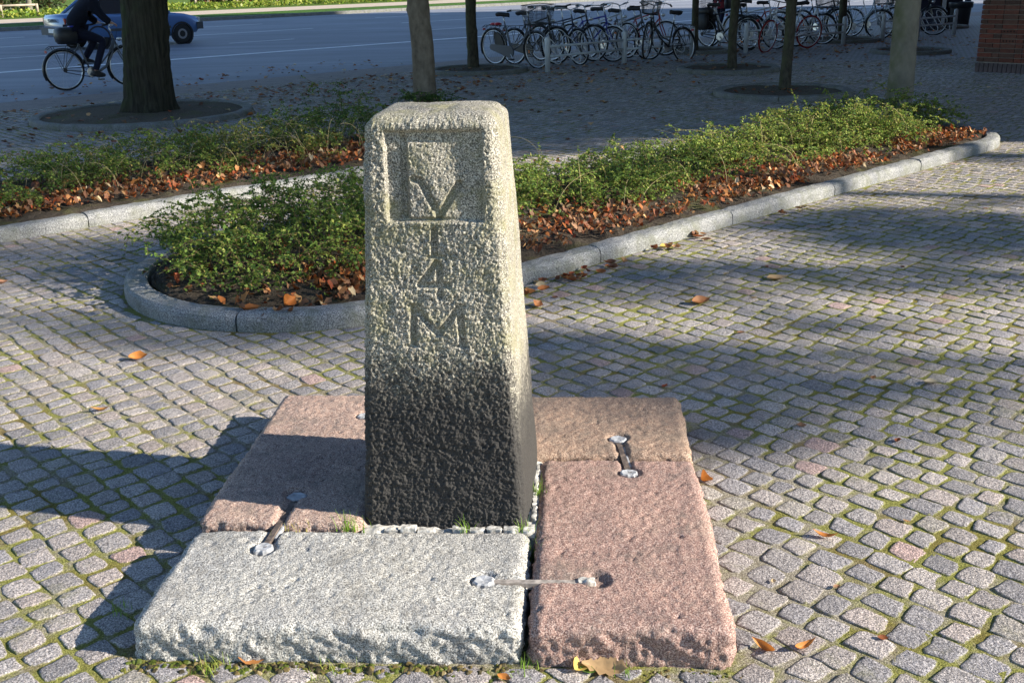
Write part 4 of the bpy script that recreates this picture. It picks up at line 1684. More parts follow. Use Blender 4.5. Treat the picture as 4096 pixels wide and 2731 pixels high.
for k in range(40):
    bx, by = rl.uniform(900, 2340), rl.uniform(470, 1540)
    p = GP(bx, by, 0.004)
    if obstacle(p[0], p[1]) < 0.06: continue
    one_leaf('tiny dry leaf fragment on the sunny setts', p, rl.uniform(0.022, 0.045), tuple(AUT[rl.randrange(8)]), rz=rl.uniform(0, 6.28), curl=rl.uniform(0.3, 0.8), roll=rl.uniform(-0.4, 0.4), seed=300 + k, group='leaf fragments on the setts')
# dry grass stalks and twigs over the beds
def stalks(label, n, u0, u1, v0, v1, seed):
    g = np.random.default_rng(seed)
    u, v = g.uniform(u0, u1, n), g.uniform(v0, v1, n)
    p0 = np.column_stack([u * DU[0] + v * DV[0], u * DU[1] + v * DV[1], np.full(n, 0.08)])
    a = g.uniform(0, 6.28, n)
    ln, hh = g.uniform(0.1, 0.45, n), g.uniform(0.25, 0.6, n)
    t = np.linspace(0, 1, 10)
    pl = p0[:, None, :] + np.stack([np.cos(a)[:, None] * ln[:, None] * t ** 2, np.sin(a)[:, None] * ln[:, None] * t ** 2, hh[:, None] * (t - 0.35 * t ** 3)], axis=-1)
    V, F = twig_tubes(pl, 0.0022, 0.0008)
    tag(mobj('dry_stalks', V, F, M_STRAW), label, 'grass', kind='stuff')
stalks('thin dry grass stalks arching over the left bed', 110, 3.0, 6.8, 8.2, 9.6, 1)
stalks('thin dry stalks and twigs in the long bed', 60, 3.0, 10.8, 4.7, 6.2, 2)
# ------------------------------------------------------------------ trees
def mat_bark(name, dark, light, sc=(18, 18, 2.5), moss=None, b=0.02):
    t = NT(name)
    p = t.coord()
    mp = t.new('ShaderNodeMapping')
    mp.inputs['Scale'].default_value = sc
    t.ln(p, mp.inputs[0])
    n = t.noise(mp.outputs[0], 1.0, 5, 0.65)
    c = t.ramp(n, [(0.3, dark), (0.7, light)])
    if moss:
        sep = t.new('ShaderNodeSeparateXYZ')
        t.ln(t.new('ShaderNodeNewGeometry').outputs['Normal'], sep.inputs[0])
        k = t.math('MULTIPLY', t.ramp(t.noise(p, 5, 4), [(0.4, 0.0), (0.65, 0.8)]), t.ramp(t.math('MULTIPLY', sep.outputs[0], -1.0), [(0.1, 0.1), (0.9, 1.0)]))
        c = t.mix(k, c, moss)
    t.col(c)
    t.bump(n, 0.7, b)
    t.rough(0.9, 0.15)
    return t.m


M_BARK_OLD = mat_bark('furrowed_bark', (0.010, 0.009, 0.007), (0.055, 0.048, 0.034), (26, 26, 1.6), (0.035, 0.055, 0.012), 0.03)
M_BARK_SLIM = mat_bark('slim_bark', (0.025, 0.022, 0.016), (0.085, 0.074, 0.054), (16, 16, 8), (0.08, 0.09, 0.04), 0.008)
M_BARK_KNOT = mat_bark('knotty_bark', (0.10, 0.078, 0.055), (0.25, 0.20, 0.145), (9, 9, 5), None, 0.008)
M_BARK_PALE = mat_bark('pale_bark', (0.11, 0.10, 0.078), (0.22, 0.20, 0.155), (5, 5, 3), (0.10, 0.11, 0.05), 0.006)
LEAFC = np.array([(0.07, 0.13, 0.02), (0.11, 0.17, 0.025), (0.20, 0.19, 0.03), (0.30, 0.22, 0.035), (0.05, 0.10, 0.02)])


def crown_mesh(rx, rz, n, seed, leaf=0.11, hollow=0.35, clumps=26):
    g = np.random.default_rng(seed)
    # leaf clumps spread through an egg, denser towards the outside
    cc = unit(g.normal(0, 1, (clumps, 3))) * (g.uniform(hollow, 1.0, clumps) ** 0.6)[:, None]
    cc *= np.array([rx * 0.82, rx * 0.82, rz * 0.85])
    cr_ = g.uniform(0.22, 0.42, clumps) * rx
    i = g.integers(0, clumps, n)
    d = unit(g.normal(0, 1, (n, 3))) * (g.uniform(0, 1, n) ** 0.45)[:, None]
    C = cc[i] + d * cr_[i][:, None] * np.array([1.15, 1.15, 0.7])
    A = unit(d * 0.4 + g.normal(0, 0.8, (n, 3)) + np.array([0, 0, -0.35]))
    Nn = unit(np.array([0, 0, 0.9]) + g.normal(0, 0.6, (n, 3)))
    ls = leaf * g.uniform(0.6, 1.3, n)
    V, F = leaf_quads(C, A, Nn, ls, ls * 0.85, 0.15)
    col = LEAFC[g.integers(0, len(LEAFC), n)] * g.uniform(0.75, 1.25, (n, 1))
    return make_mesh('crown', V, F, M_CROWN, cols=np.repeat(col, 4, axis=0)), cc


CROWNS = {}


def tree(label, x, y, r0, r1, ht, crx, crz, crown_n, mat, seed, knots=0, furrow=0.0, flare=0.25, wob=0.01, lean=(0, 0), leaf=0.11, name='street_tree', group=None, z0=0.0):
    g = np.random.default_rng(seed)
    root = empty(name, (x, y, z0))
    tag(root, label, 'tree', group)
    n, m = (48, 60) if furrow else (22, 44)
    zs = np.concatenate([np.linspace(0, 2.0, m), np.linspace(2.2, ht + crz * 0.9, 10)])
    V = []
    kn = [(g.uniform(0, 6.28), g.uniform(0.15, 2.0), g.uniform(0.5, 1.0)) for _ in range(knots)]
    for z in zs:
        f = min(1, z / ht)
        rr_ = r0 + (r1 - r0) * f if z < ht else r1 * max(0.12, 1 - (z - ht) / crz)
        rr_ *= 1 + flare * math.exp(-z / 0.14)
        cx = lean[0] * z + wob * math.sin(z * 2.3 + seed) + wob * 0.6 * math.sin(z * 5.1 + 2 * seed)
        cy = lean[1] * z + wob * math.cos(z * 1.9 + seed)
        for k in range(n):
            a = 2 * math.pi * k / n
            q = rr_
            for (ka, kz, ks) in kn:
                da = math.atan2(math.sin(a - ka), math.cos(a - ka))
                q += r0 * 0.16 * ks * math.exp(-(da * da) / 0.10 - ((z - kz) ** 2) / 0.0022)
            if furrow:
                q += furrow * (0.6 * math.sin(a * 17 + 1.3 * math.sin(z * 2.1 + a * 2)) + 0.4 * math.sin(a * 9 + z * 1.1))
                q += 0.05 * math.exp(-z / 0.22) * max(0, math.sin(a * 5 + 1.0))
            V.append((cx + q * math.cos(a), cy + q * math.sin(a), z))
    V = np.array(V)
    V[:, :2] += V[:, :2] * 0.0
    nz = vnoise(V + seed, 7.0, seed) * r0 * 0.07
    rad = V[:, :2] / np.maximum(np.linalg.norm(V[:, :2], axis=1), 1e-6)[:, None]
    V[:, :2] += rad * nz[:, None]
    F = []
    for i in range(len(zs) - 1):
        for k in range(n):
            F.append((i * n + k, i * n + (k + 1) % n, (i + 1) * n + (k + 1) % n, (i + 1) * n + k))
    mobj('trunk', V, np.array(F), mat, root, smooth=True)
    key = (round(crx, 1), round(crz, 1), crown_n, leaf)
    if key not in CROWNS:
        CROWNS[key] = crown_mesh(crx, crz, crown_n, int(crx * 100) + crown_n, leaf)
    me, cc = CROWNS[key]
    zc = ht + crz * 0.80
    o = link('crown', me, root, (lean[0] * zc, lean[1] * zc, zc))
    o.rotation_euler = (0, 0, g.uniform(0, 6.28))
    ca, sa = math.cos(o.rotation_euler.z), math.sin(o.rotation_euler.z)
    b = MB()
    for c in cc[:12]:
        e = Vector((c[0] * ca - c[1] * sa + lean[0] * zc, c[0] * sa + c[1] * ca + lean[1] * zc, zc + c[2]))
        s = Vector((lean[0] * ht, lean[1] * ht, ht * 0.92 + g.uniform(0, 0.6)))
        mid = s.lerp(e, 0.5) + Vector((0, 0, 0.25))
        b.tube([s, mid, e], [r1 * 0.5, r1 * 0.3, r1 * 0.1], 5)
    b.build('limb', mat, root)
    return root


GT = 'trees on the square'
tree('thick old tree with dark furrowed mossy trunk on the left', -4.87, 14.75, 0.315, 0.27, 3.4, 4.4, 3.6, 12000, M_BARK_OLD, 1, 0, 0.010, 0.22, 0.0, (0.085, 0.0), 0.24)
tree('knotty brown trunk rising just behind the top of the milestone', -1.12, 15.0, 0.160, 0.13, 2.7, 2.6, 2.3, 7000, M_BARK_KNOT, 2, 16, 0, 0.10, 0.02, (0, 0), 0.20)
tree('slim dark tree beside the first parked bicycle', -0.60, 20.6, 0.105, 0.085, 2.6, 2.6, 2.3, 7000, M_BARK_SLIM, 3, 8, 0, 0.18, 0.012, (0, 0), 0.20, group=GT)
tree('slim tree in a ring before the bicycle with black bag', 3.95, 18.98, 0.078, 0.066, 2.6, 2.6, 2.3, 7000, M_BARK_SLIM, 4, 5, 0, 0.2, 0.012, (0, 0), 0.20, group=GT)
tree('slim dark tree in the nearest ring on the square', 3.98, 15.40, 0.078, 0.064, 2.6, 2.6, 2.3, 7000, M_BARK_SLIM, 5, 4, 0, 0.25, 0.010, (0, 0), 0.20, group=GT)
tree('smooth pale trunk standing in the right end of the shrub bed', 4.42, 12.15, 0.145, 0.125, 2.8, 2.6, 2.3, 7000, M_BARK_PALE, 6, 5, 0, 0.06, 0.008, (0, 0), 0.20)
tree('slim trunk behind the black bicycle leaning on the rack', 4.07, 23.6, 0.075, 0.066, 2.6, 2.6, 2.3, 7000, M_BARK_SLIM, 7, 3, 0, 0.2, 0.01, (0, 0), 0.20, group=GT)
tree('slim dark trunk between bicycles in the far rack', 7.92, 25.9, 0.095, 0.075, 2.6, 2.6, 2.3, 7000, M_BARK_SLIM, 8, 3, 0, 0.2, 0.01, (0, 0), 0.20, group=GT)
tree('dark trunk beyond the last rack hoops by the bin', 12.1, 30.9, 0.11, 0.085, 2.6, 2.6, 2.3, 7000, M_BARK_SLIM, 9, 3, 0, 0.2, 0.01, (0, 0), 0.20, group=GT)
# trees standing right of the picture; their loose leaf clumps dapple the setts
def clump_tree(label, v, u, clumps, seed):
    g = np.random.default_rng(seed)
    p = UV(u, v)
    root = empty('street_tree', (p[0], p[1], 0))
    tag(root, label, 'tree', 'trees right of the view')
    C, Dr = [], []
    b = MB()
    top = max(c[1] for c in clumps)
    low = min(c[1] for c in clumps)
    MB().tube([(0, 0, 0), (0.05, 0, low * 0.5), (0, 0.05, low - 0.3), (0, 0, top)], [0.15, 0.12, 0.10, 0.03], 10).build('trunk', M_BARK_SLIM, root, True)
    for (cv, cz, r_, dens) in clumps:
        q = UV(17.7, cv)
        c = np.array([q[0] - p[0], q[1] - p[1], cz])
        n = int(dens * r_ * r_)
        d = unit(g.normal(0, 1, (n, 3))) * (g.uniform(0, 1, n) ** 0.42)[:, None]
        d *= (1 + 0.5 * vnoise(d * 1.0 + seed, 2.0, seed))[:, None]
        C.append(c + d * r_)
        Dr.append(d)
        b.tube([(0, 0, max(cz - 1.2, 0.5)), tuple(c * np.array([0.5, 0.5, 1]) - np.array([0, 0, 0.3])), tuple(c)], [0.05, 0.03, 0.01], 5)
    b.build('limb', M_BARK_SLIM, root)
    C, Dr = np.concatenate(C), np.concatenate(Dr)
    n = len(C)
    A = unit(Dr * 0.4 + g.normal(0, 0.8, (n, 3)))
    Nn = unit(np.array([0, 0, 0.7]) + g.normal(0, 0.7, (n, 3)))
    ls = 0.14 * g.uniform(0.6, 1.3, n)
    V, F = leaf_quads(C, A, Nn, ls, ls * 0.85, 0.15)
    col = LEAFC[g.integers(0, len(LEAFC), n)] * g.uniform(0.75, 1.25, (n, 1))
    mobj('crown', V, F, M_CROWN, root, cols=np.repeat(col, 4, axis=0))


clump_tree('tree right of the view closest to the brick building', -7.3, 17.4, [(-6.7, 8.2, 0.6, 1300), (-7.6, 8.65, 0.45, 1100), (-7.2, 9.7, 1.3, 1100), (-8.6, 11.6, 1.6, 1000), (-6.5, 11.6, 1.4, 900), (-8.0, 6.75, 0.32, 900), (-7.4, 13.6, 1.8, 700)], 31)
clump_tree('tree right of the view second from the brick building', -11.6, 17.9, [(-10.2, 11.1, 0.95, 620), (-11.7, 12.4, 0.85, 620), (-13.3, 12.8, 0.8, 620), (-13.2, 9.2, 0.58, 1700), (-14.3, 9.5, 0.48, 1300), (-17.4, 11.15, 0.2, 900), (-12.0, 14.6, 1.7, 500), (-12.3, 10.1, 0.3, 500)], 32)
clump_tree('tree right of the view third from the brick building', -16.4, 18.3, [(-14.8, 13.4, 0.7, 600), (-16.2, 11.2, 0.5, 900), (-16.4, 12.8, 0.62, 900), (-15.2, 12.0, 0.55, 750), (-16.0, 10.4, 0.22, 900), (-16.3, 15.2, 1.5, 500), (-17.2, 12.2, 0.35, 500)], 33)
clump_tree('tree right of the view farthest from the brick building', -19.6, 18.6, [(-19.0, 12.1, 0.62, 1050), (-19.9, 12.45, 0.30, 800), (-18.4, 12.95, 0.42, 900), (-18.1, 12.2, 0.25, 500), (-19.6, 15.6, 1.6, 500)], 34)
# ------------------------------------------------------------------ bicycles
M_RUBBER = simple('tyre_rubber', (0.02, 0.02, 0.021), 0.8, 0.3)
M_RUBBER_RED = simple('red_tyre_rubber', (0.22, 0.02, 0.02), 0.7, 0.3)
M_CHROME = simple('chrome', (0.62, 0.63, 0.65), 0.28, 0.5, 0.9)
M_STEEL = simple('spoke_steel', (0.45, 0.46, 0.48), 0.4, 0.5, 0.7)
M_SADDLE = simple('saddle_black', (0.015, 0.015, 0.017), 0.5, 0.5)
M_BLACKP = simple('black_plastic', (0.02, 0.02, 0.022), 0.45, 0.5)
M_BASKET = simple('basket_wire', (0.05, 0.052, 0.055), 0.5, 0.5, 0.4)
M_ORANGE = simple('orange_reflector', (0.75, 0.20, 0.02), 0.3, 0.6)
M_REDREF = simple('red_reflector', (0.45, 0.02, 0.03), 0.35, 0.6)
M_WHITEP = simple('white_paint', (0.72, 0.74, 0.76), 0.35, 0.5)
PAINT = {'black': (0.015, 0.016, 0.018), 'grey': (0.10, 0.11, 0.13), 'blue': (0.03, 0.035, 0.30), 'white': (0.72, 0.74, 0.78), 'darkblue': (0.03, 0.04, 0.09),
         'red': (0.30, 0.03, 0.035), 'silver': (0.45, 0.47, 0.50), 'paleblue': (0.42, 0.52, 0.62), 'green': (0.03, 0.06, 0.05), 'cream': (0.55, 0.52, 0.42)}
M_PAINT_B = {k: simple('bike_paint_' + k, c, 0.32, 0.5) for k, c in PAINT.items()}
WR = 0.345
_wc = {}


def wheel_meshes(tyre):
    if tyre not in _wc:
        tm = M_RUBBER_RED if tyre == 'red' else M_RUBBER
        n = 40
        circ = lambda r_: [(r_ * math.cos(2 * math.pi * i / n), 0, r_ * math.sin(2 * math.pi * i / n)) for i in range(n)]
        t1 = MB().tube(circ(WR - 0.018), 0.018, 6, False, True).mesh('tyre', tm, True)
        t2 = MB().tube(circ(WR - 0.040), 0.010, 5, False, True).mesh('rim', M_CHROME, True)
        s = MB()
        s.lathe([(0.012, -0.05), (0.018, -0.03), (0.014, 0), (0.018, 0.03), (0.012, 0.05)], 8, axis='y')
        for k in range(28):
            a = 2 * math.pi * k / 28
            a2 = a + (0.5 if k % 2 else -0.5)
            y = 0.028 if k % 4 < 2 else -0.028
            s.tube([(0.016 * math.cos(a2), y, 0.016 * math.sin(a2)), ((WR - 0.042) * math.cos(a), 0, (WR - 0.042) * math.sin(a))], 0.0013, 3, False)
        t3 = s.mesh('spokes', M_STEEL)
        _wc[tyre] = (t1, t2, t3)
    return _wc[tyre]


def arc(cx, cz, r_, a0, a1, n=12, y=0):
    return [(cx + r_ * math.cos(a0 + (a1 - a0) * i / n), y, cz + r_ * math.sin(a0 + (a1 - a0) * i / n)) for i in range(n + 1)]


def strip_guard(cx, cz, r_, a0, a1, w=0.055, n=14):
    vs_, fs = [], []
    for i in range(n + 1):
        a = a0 + (a1 - a0) * i / n
        for (dy, dr) in ((-w / 2, -0.016), (-w / 4, 0), (w / 4, 0), (w / 2, -0.016)):
            vs_.append((cx + (r_ + dr) * math.cos(a), dy, cz + (r_ + dr) * math.sin(a)))
    for i in range(n):
        for k in range(3):
            fs.append((i * 4 + k, i * 4 + k + 1, (i + 1) * 4 + k + 1, (i + 1) * 4 + k))
    return vs_, fs


def mesh_basket(m, x, y, z, wx, wy, h, taper=0.8, n=7):
    """wire basket as crossing rods"""
    def corner(sx, sy, f):
        k = taper + (1 - taper) * f
        return Vector((x + sx * wx / 2 * k, y + sy * wy / 2 * k, z + h * f))
    cs4 = [(-1, -1), (1, -1), (1, 1), (-1, 1)]
    for f in [i / 5 for i in range(6)]:
        p = [corner(a, b, f) for a, b in cs4]
        r_ = 0.006 if f in (0.0, 1.0) else 0.0025
        for i in range(4):
            m.tube([p[i], p[(i + 1) % 4]], r_, 4, False)
    for i in range(4):
        a, b = cs4[i], cs4[(i + 1) % 4]
        for k in range(n):
            t = k / n
            lo = corner(*a, 0).lerp(corner(*b, 0), t)
            hi = corner(*a, 1).lerp(corner(*b, 1), t)
            m.tube([lo, hi], 0.0035, 3, False)
    for k in range(n):
        t = (k + 0.5) / n
        m.tube([corner(-1, -1, 0).lerp(corner(1, -1, 0), t), corner(-1, 1, 0).lerp(corner(1, 1, 0), t)], 0.0025, 3, False)
    return m


def bicycle(label, front, heading, kind='diamond', paint='black', lean=0.0, steer=0.0, basket=None, rack=True, guard='black', tyre='black', chaincase=False, bag=False, seat_h=0.95, bar='swept', red_seatpad=False, stand=True, group='parked bicycles', at='front', skirt=False):
    """front = ground point under the front wheel; heading = world angle the bicycle faces"""
    c, s = math.cos(heading), math.sin(heading)
    off = 0.55 if at == 'front' else 0.0
    root = empty('bicycle', (front[0] - c * off, front[1] - s * off, front[2] if len(front) > 2 else 0.0))
    root.rotation_mode = 'ZYX'
    root.rotation_euler = (lean, 0, heading)
    tag(root, label, 'bicycle', group)
    P_ = M_PAINT_B[paint]
    RA, FA = (-0.55, 0, WR), (0.55, 0, WR)
    BB = (-0.10, 0, 0.285)
    ST = (-0.255, 0, 0.76)
    HT, HB = (0.345, 0, 0.90), (0.395, 0, 0.73)
    fr = MB()
    fr.tube([BB, ST], 0.016, 8)
    fr.tube([HT, HB], 0.019, 8)
    for y in (-0.045, 0.045):
        fr.tube([(BB[0], y * 0.6, BB[2]), (RA[0], y, RA[2])], 0.009, 6)
        fr.tube([(ST[0], y * 0.3, ST[2] - 0.03), (RA[0], y, RA[2])], 0.008, 6)
    if kind == 'diamond':
        fr.tube([(HT[0] + 0.01, 0, HT[2] - 0.03), (ST[0], 0, ST[2] - 0.02)], 0.015, 8)
        fr.tube([(HB[0], 0, HB[2] + 0.02), BB], 0.017, 8)
    elif kind == 'mtb':
        fr.tube([(HT[0] + 0.01, 0, HT[2] - 0.04), (ST[0] + 0.02, 0, ST[2] - 0.10)], 0.021, 8)
        fr.tube([(HB[0], 0, HB[2] + 0.03), BB], 0.026, 8)
    elif kind == 'swan':
        fr.tube([(HB[0], 0, HB[2]), (0.15, 0, 0.43), BB], 0.017, 8)
        pts = [Vector((HT[0], 0, HT[2] - 0.04)), Vector((0.32, 0, 0.72)), Vector((0.22, 0, 0.55)), Vector((0.05, 0, 0.44)), Vector((-0.135, 0, 0.40))]
        fr.tube(pts, 0.014, 8)
    else:   # low step-through with one thick tube
        pts = [Vector((HB[0] - 0.02, 0, HB[2] + 0.07)), Vector((0.30, 0, 0.56)), Vector((0.18, 0, 0.36)), Vector((0.06, 0, 0.295)), Vector(BB)]
        fr.tube(pts, 0.026, 8)
        fr.tube([(HT[0] + 0.02, 0, HT[2] - 0.10), (0.26, 0, 0.58), (0.10, 0, 0.42), (-0.155, 0, 0.44)], 0.015, 8)
    fr.build('frame', P_, root, True)
    def wheel(pos):
        w = empty('wheel', pos)
        w.parent = root
        w.rotation_euler = (0, random.uniform(0, 6), 0)
        a, b, d = wheel_meshes(tyre)
        # empty wheel keeps tyre, rim and spokes as its pieces
        for nm, me in (('tyre', a), ('rim', b), ('spokes', d)):
            link(nm, me, w)
        return w
    wheel(RA)
    fwheel = wheel(FA)
    # things that turn with the handlebar
    axis = (Vector(HT) - Vector(HB)).normalized()
    SM = Matrix.Translation(Vector(HB)) @ Matrix.Rotation(steer, 4, axis) @ Matrix.Translation(-Vector(HB))
    fw_loc = SM @ Vector(FA)
    fwheel.matrix_local = SM @ Matrix.Translation(Vector(FA)) @ Matrix.Rotation(random.uniform(0, 6), 4, 'Y')
    def turn(o):
        o.matrix_local = SM
        return o
    fk = MB()
    for y in (-0.048, 0.048):
        fk.tube([(HB[0] + 0.005, y * 0.7, HB[2] - 0.01), (0.43, y, 0.60), (0.49, y, 0.47), (FA[0], y, FA[2])], [0.013, 0.012, 0.011, 0.008], 6)
    fk.tube([(HB[0] + 0.004, -0.04, HB[2] - 0.01), (HB[0] + 0.004, 0.04, HB[2] - 0.01)], 0.014, 6)
    turn(fk.build('fork', P_ if kind != 'mtb' else M_BLACKP, root, True))
    hb = MB()
    hb.tube([HT, (0.315, 0, 1.02)], 0.012, 8)
    if bar == 'swept':
        for sgn in (-1, 1):
            hb.tube([(0.315, 0, 1.02), (0.36, sgn * 0.08, 1.045), (0.33, sgn * 0.22, 1.075), (0.20, sgn * 0.285, 1.07), (0.12, sgn * 0.29, 1.055)], 0.011, 7)
    else:
        hb.tube([(0.30, -0.30, 1.04), (0.335, -0.10, 1.03), (0.335, 0.10, 1.03), (0.30, 0.30, 1.04)], 0.012, 7)
    h = turn(hb.build('handlebar', M_CHROME if bar == 'swept' else M_BLACKP, root, True))
    for sgn in (-1, 1):
        gp = MB()
        if bar == 'swept':
            gp.tube([(0.20, sgn * 0.285, 1.07), (0.09, sgn * 0.292, 1.05)], 0.017, 8)
        else:
            gp.tube([(0.32, sgn * 0.19, 1.036), (0.298, sgn * 0.31, 1.041)], 0.017, 8)
        gp.build('grip', M_BLACKP, h, True)
    # saddle
    sd = MB()
    prof = [(-0.14, 0.085, 0.0), (-0.12, 0.105, 0.012), (-0.05, 0.085, 0.008), (0.03, 0.045, 0.002), (0.11, 0.026, 0.004), (0.14, 0.015, -0.006)]
    vs_, fs = [], []
    for (x, w_, dz) in prof:
        for k in range(10):
            a = 2 * math.pi * k / 10
            vs_.append((ST[0] - 0.05 + x + 0.02, w_ * math.cos(a), seat_h + dz + 0.034 * math.sin(a) * (1 if math.sin(a) > 0 else 1.3)))
    for i in range(len(prof) - 1):
        for k in range(10):
            fs.append((i * 10 + k, i * 10 + (k + 1) % 10, (i + 1) * 10 + (k + 1) % 10, (i + 1) * 10 + k))
    fs += [tuple(range(9, -1, -1)), tuple((len(prof) - 1) * 10 + k for k in range(10))]
    sd.add(vs_, fs)
    sd.build('saddle', M_SADDLE, root, True)
    MB().tube([ST, (ST[0] - 0.045, 0, seat_h - 0.02)], 0.012, 8).build('seat_post', M_CHROME, root, True)
    # drive
    cr2 = MB()
    cr2.lathe([(0.085, -0.055), (0.09, -0.052), (0.085, -0.049)], 20, (BB[0], 0, BB[2]), 'y')
    cr2.tube([(BB[0], -0.06, BB[2]), (BB[0] + 0.11, -0.085, BB[2] - 0.125)], 0.009, 6)
    cr2.tube([(BB[0], 0.06, BB[2]), (BB[0] - 0.11, 0.085, BB[2] + 0.125)], 0.009, 6)
    ck = cr2.build('crank', M_CHROME, root)
    for sgn in (-1, 1):
        MB().box((BB[0] - sgn * 0.11 * -1 * -1, sgn * 0.13, BB[2] + sgn * 0.125), (0.09, 0.085, 0.022)).build('pedal', M_BLACKP, ck)
    if chaincase:
        n = 20
        out = [(BB[0] + 0.11 * math.cos(a), BB[2] + 0.11 * math.sin(a)) for a in [(-math.pi / 2) + math.pi * i / n for i in range(n + 1)]]
        out += [(RA[0] + 0.055 * math.cos(a), RA[2] + 0.055 * math.sin(a)) for a in [math.pi / 2 + math.pi * i / n for i in range(n + 1)]]
        inn = []
        m = MB()
        m.prism(out, -0.045, -0.075)
        m.build('chain_case', M_PAINT_B['grey'] if paint != 'black' else M_BLACKP, root)
    else:
        m = MB()
        m.tube([(BB[0], -0.052, BB[2] + 0.088), (RA[0], -0.052, RA[2] + 0.035)], 0.006, 4)
        m.tube([(BB[0], -0.052, BB[2] - 0.088), (RA[0], -0.052, RA[2] - 0.035)], 0.006, 4)
        m.lathe([(0.035, -0.056), (0.038, -0.052), (0.035, -0.048)], 12, (RA[0], 0, RA[2]), 'y')
        m.build('chain', M_BLACKP, root)
    if guard:
        gm = M_PAINT_B.get(guard, M_BLACKP)
        m = MB().add(*strip_guard(RA[0], RA[2], WR + 0.022, R(20), R(205)))
        m.build('rear_mudguard', gm, root, True)
        m = MB().add(*strip_guard(FA[0], FA[2], WR + 0.022, R(40), R(215)))
        turn(m.build('front_mudguard', gm, root, True))
    if skirt:
        m = MB()
        pts = [(RA[0] + 0.05, RA[2] + 0.06)] + [(RA[0] + 0.30 * math.cos(a), RA[2] + 0.30 * math.sin(a)) for a in [R(q) for q in (5, 25, 45, 65, 85)]]
        m.prism(pts, -0.042, -0.046)
        m.prism(pts, 0.042, 0.046)
        m.build('skirt_guard', M_BLACKP, root)
    if rack:
        m = MB()
        for y in (-0.06, 0.06):
            m.tube([(-0.30, y, 0.735), (-0.72, y, 0.745), (-0.80, y, 0.70)], 0.006, 5)
            m.tube([(-0.70, y, 0.743), (RA[0] - 0.01, y, RA[2])], 0.005, 5)
            m.tube([(-0.45, y, 0.738), (RA[0], y, RA[2])], 0.005, 5)
        for x in (-0.36, -0.47, -0.58, -0.70):
            m.tube([(x, -0.06, 0.74), (x, 0.06, 0.74)], 0.005, 5)
        m.tube([(-0.80, -0.06, 0.70), (-0.80, 0.06, 0.70)], 0.005, 5)
        rk = m.build('luggage_rack', M_BLACKP, root)
        MB().box((-0.815, 0, 0.66), (0.02, 0.06, 0.04)).build('rear_reflector', M_REDREF, root)
    if red_seatpad:
        m = MB()
        m.lathe([(0.02, 0.0), (0.075, 0.012), (0.08, 0.03), (0.05, 0.052), (0.012, 0.06)], 12, (-0.44, 0, 0.745))
        m.lathe([(0.02, 0.0), (0.07, 0.012), (0.075, 0.028), (0.05, 0.045), (0.012, 0.05)], 12, (-0.55, 0, 0.745))
        m.build('red_bundle', M_REDREF, root, True)
    if basket:
        m = MB()
        if basket == 'big':
            mesh_basket(m, 0.60, 0, 0.82, 0.40, 0.46, 0.34, 0.86, 13)
        else:
            mesh_basket(m, 0.58, 0, 0.84, 0.30, 0.34, 0.24, 0.8, 8)
        if basket == 'big':
            for y in (-0.10, 0.10):
                m.tube([(0.56, y, 0.82), (0.56, y * 0.5, WR + 0.02)], 0.006, 5)
        turn(m.build('basket', M_BASKET, root))
    if bag:
        m = MB()
        for y in (-0.14, 0.14):
            m.add(*soft_box((-0.52, y, 0.60), (0.34, 0.14, 0.34), 0.05))
        m.add(*soft_box((-0.52, 0, 0.82), (0.36, 0.30, 0.16), 0.05))
        m.build('pannier_bag', M_SADDLE, root, True)
    m = MB()
    m.lathe([(0.02, -0.03), (0.04, -0.01), (0.042, 0.02), (0.03, 0.03)], 10, (0.47, 0, 0.80))
    turn(m.build('headlamp', M_CHROME, root, True))
    MB().box((FA[0], 0, FA[2]), (0.0, 0.0, 0.0)) if False else None
    rf = MB().box((0, 0.0, 0.22), (0.05, 0.012, 0.025)).build('spoke_reflector', M_ORANGE, fwheel)
    if stand:
        MB().tube([(-0.16, 0.05, 0.27), (-0.20, 0.19, 0.01)], 0.008, 6).build('kickstand', M_CHROME, root)
    # brake cable
    m = MB()
    m.tube([(0.30, 0.20, 1.06), (0.45, 0.12, 1.12), (0.47, 0.02, 1.0), (0.42, 0.0, 0.85)], 0.003, 4)
    turn(m.build('brake_cable', M_BLACKP, root))
    return root


def soft_box(c, s, r_, n=4):
    """box with rounded edges for bags"""
    vs_, fs = [], []
    hx, hy, hz = [q / 2 for q in s]
    rows = []
    k = 8
    for zi, (zz, sc) in enumerate([(-hz, 0.75), (-hz + r_ * 0.5, 0.95), (0, 1.04), (hz - r_ * 0.5, 0.95), (hz, 0.7)]):
        for i in range(k * 2):
            a = 2 * math.pi * i / (k * 2)
            ca, sa = math.cos(a), math.sin(a)
            x = hx * sc * math.copysign(abs(ca) ** 0.5, ca)
            y = hy * sc * math.copysign(abs(sa) ** 0.5, sa)
            vs_.append((c[0] + x, c[1] + y, c[2] + zz))
    n2 = k * 2
    for r2 in range(4):
        for i in range(n2):
            fs.append((r2 * n2 + i, r2 * n2 + (i + 1) % n2, (r2 + 1) * n2 + (i + 1) % n2, (r2 + 1) * n2 + i))
    fs += [tuple(range(n2 - 1, -1, -1)), tuple(4 * n2 + i for i in range(n2))]
    return vs_, fs


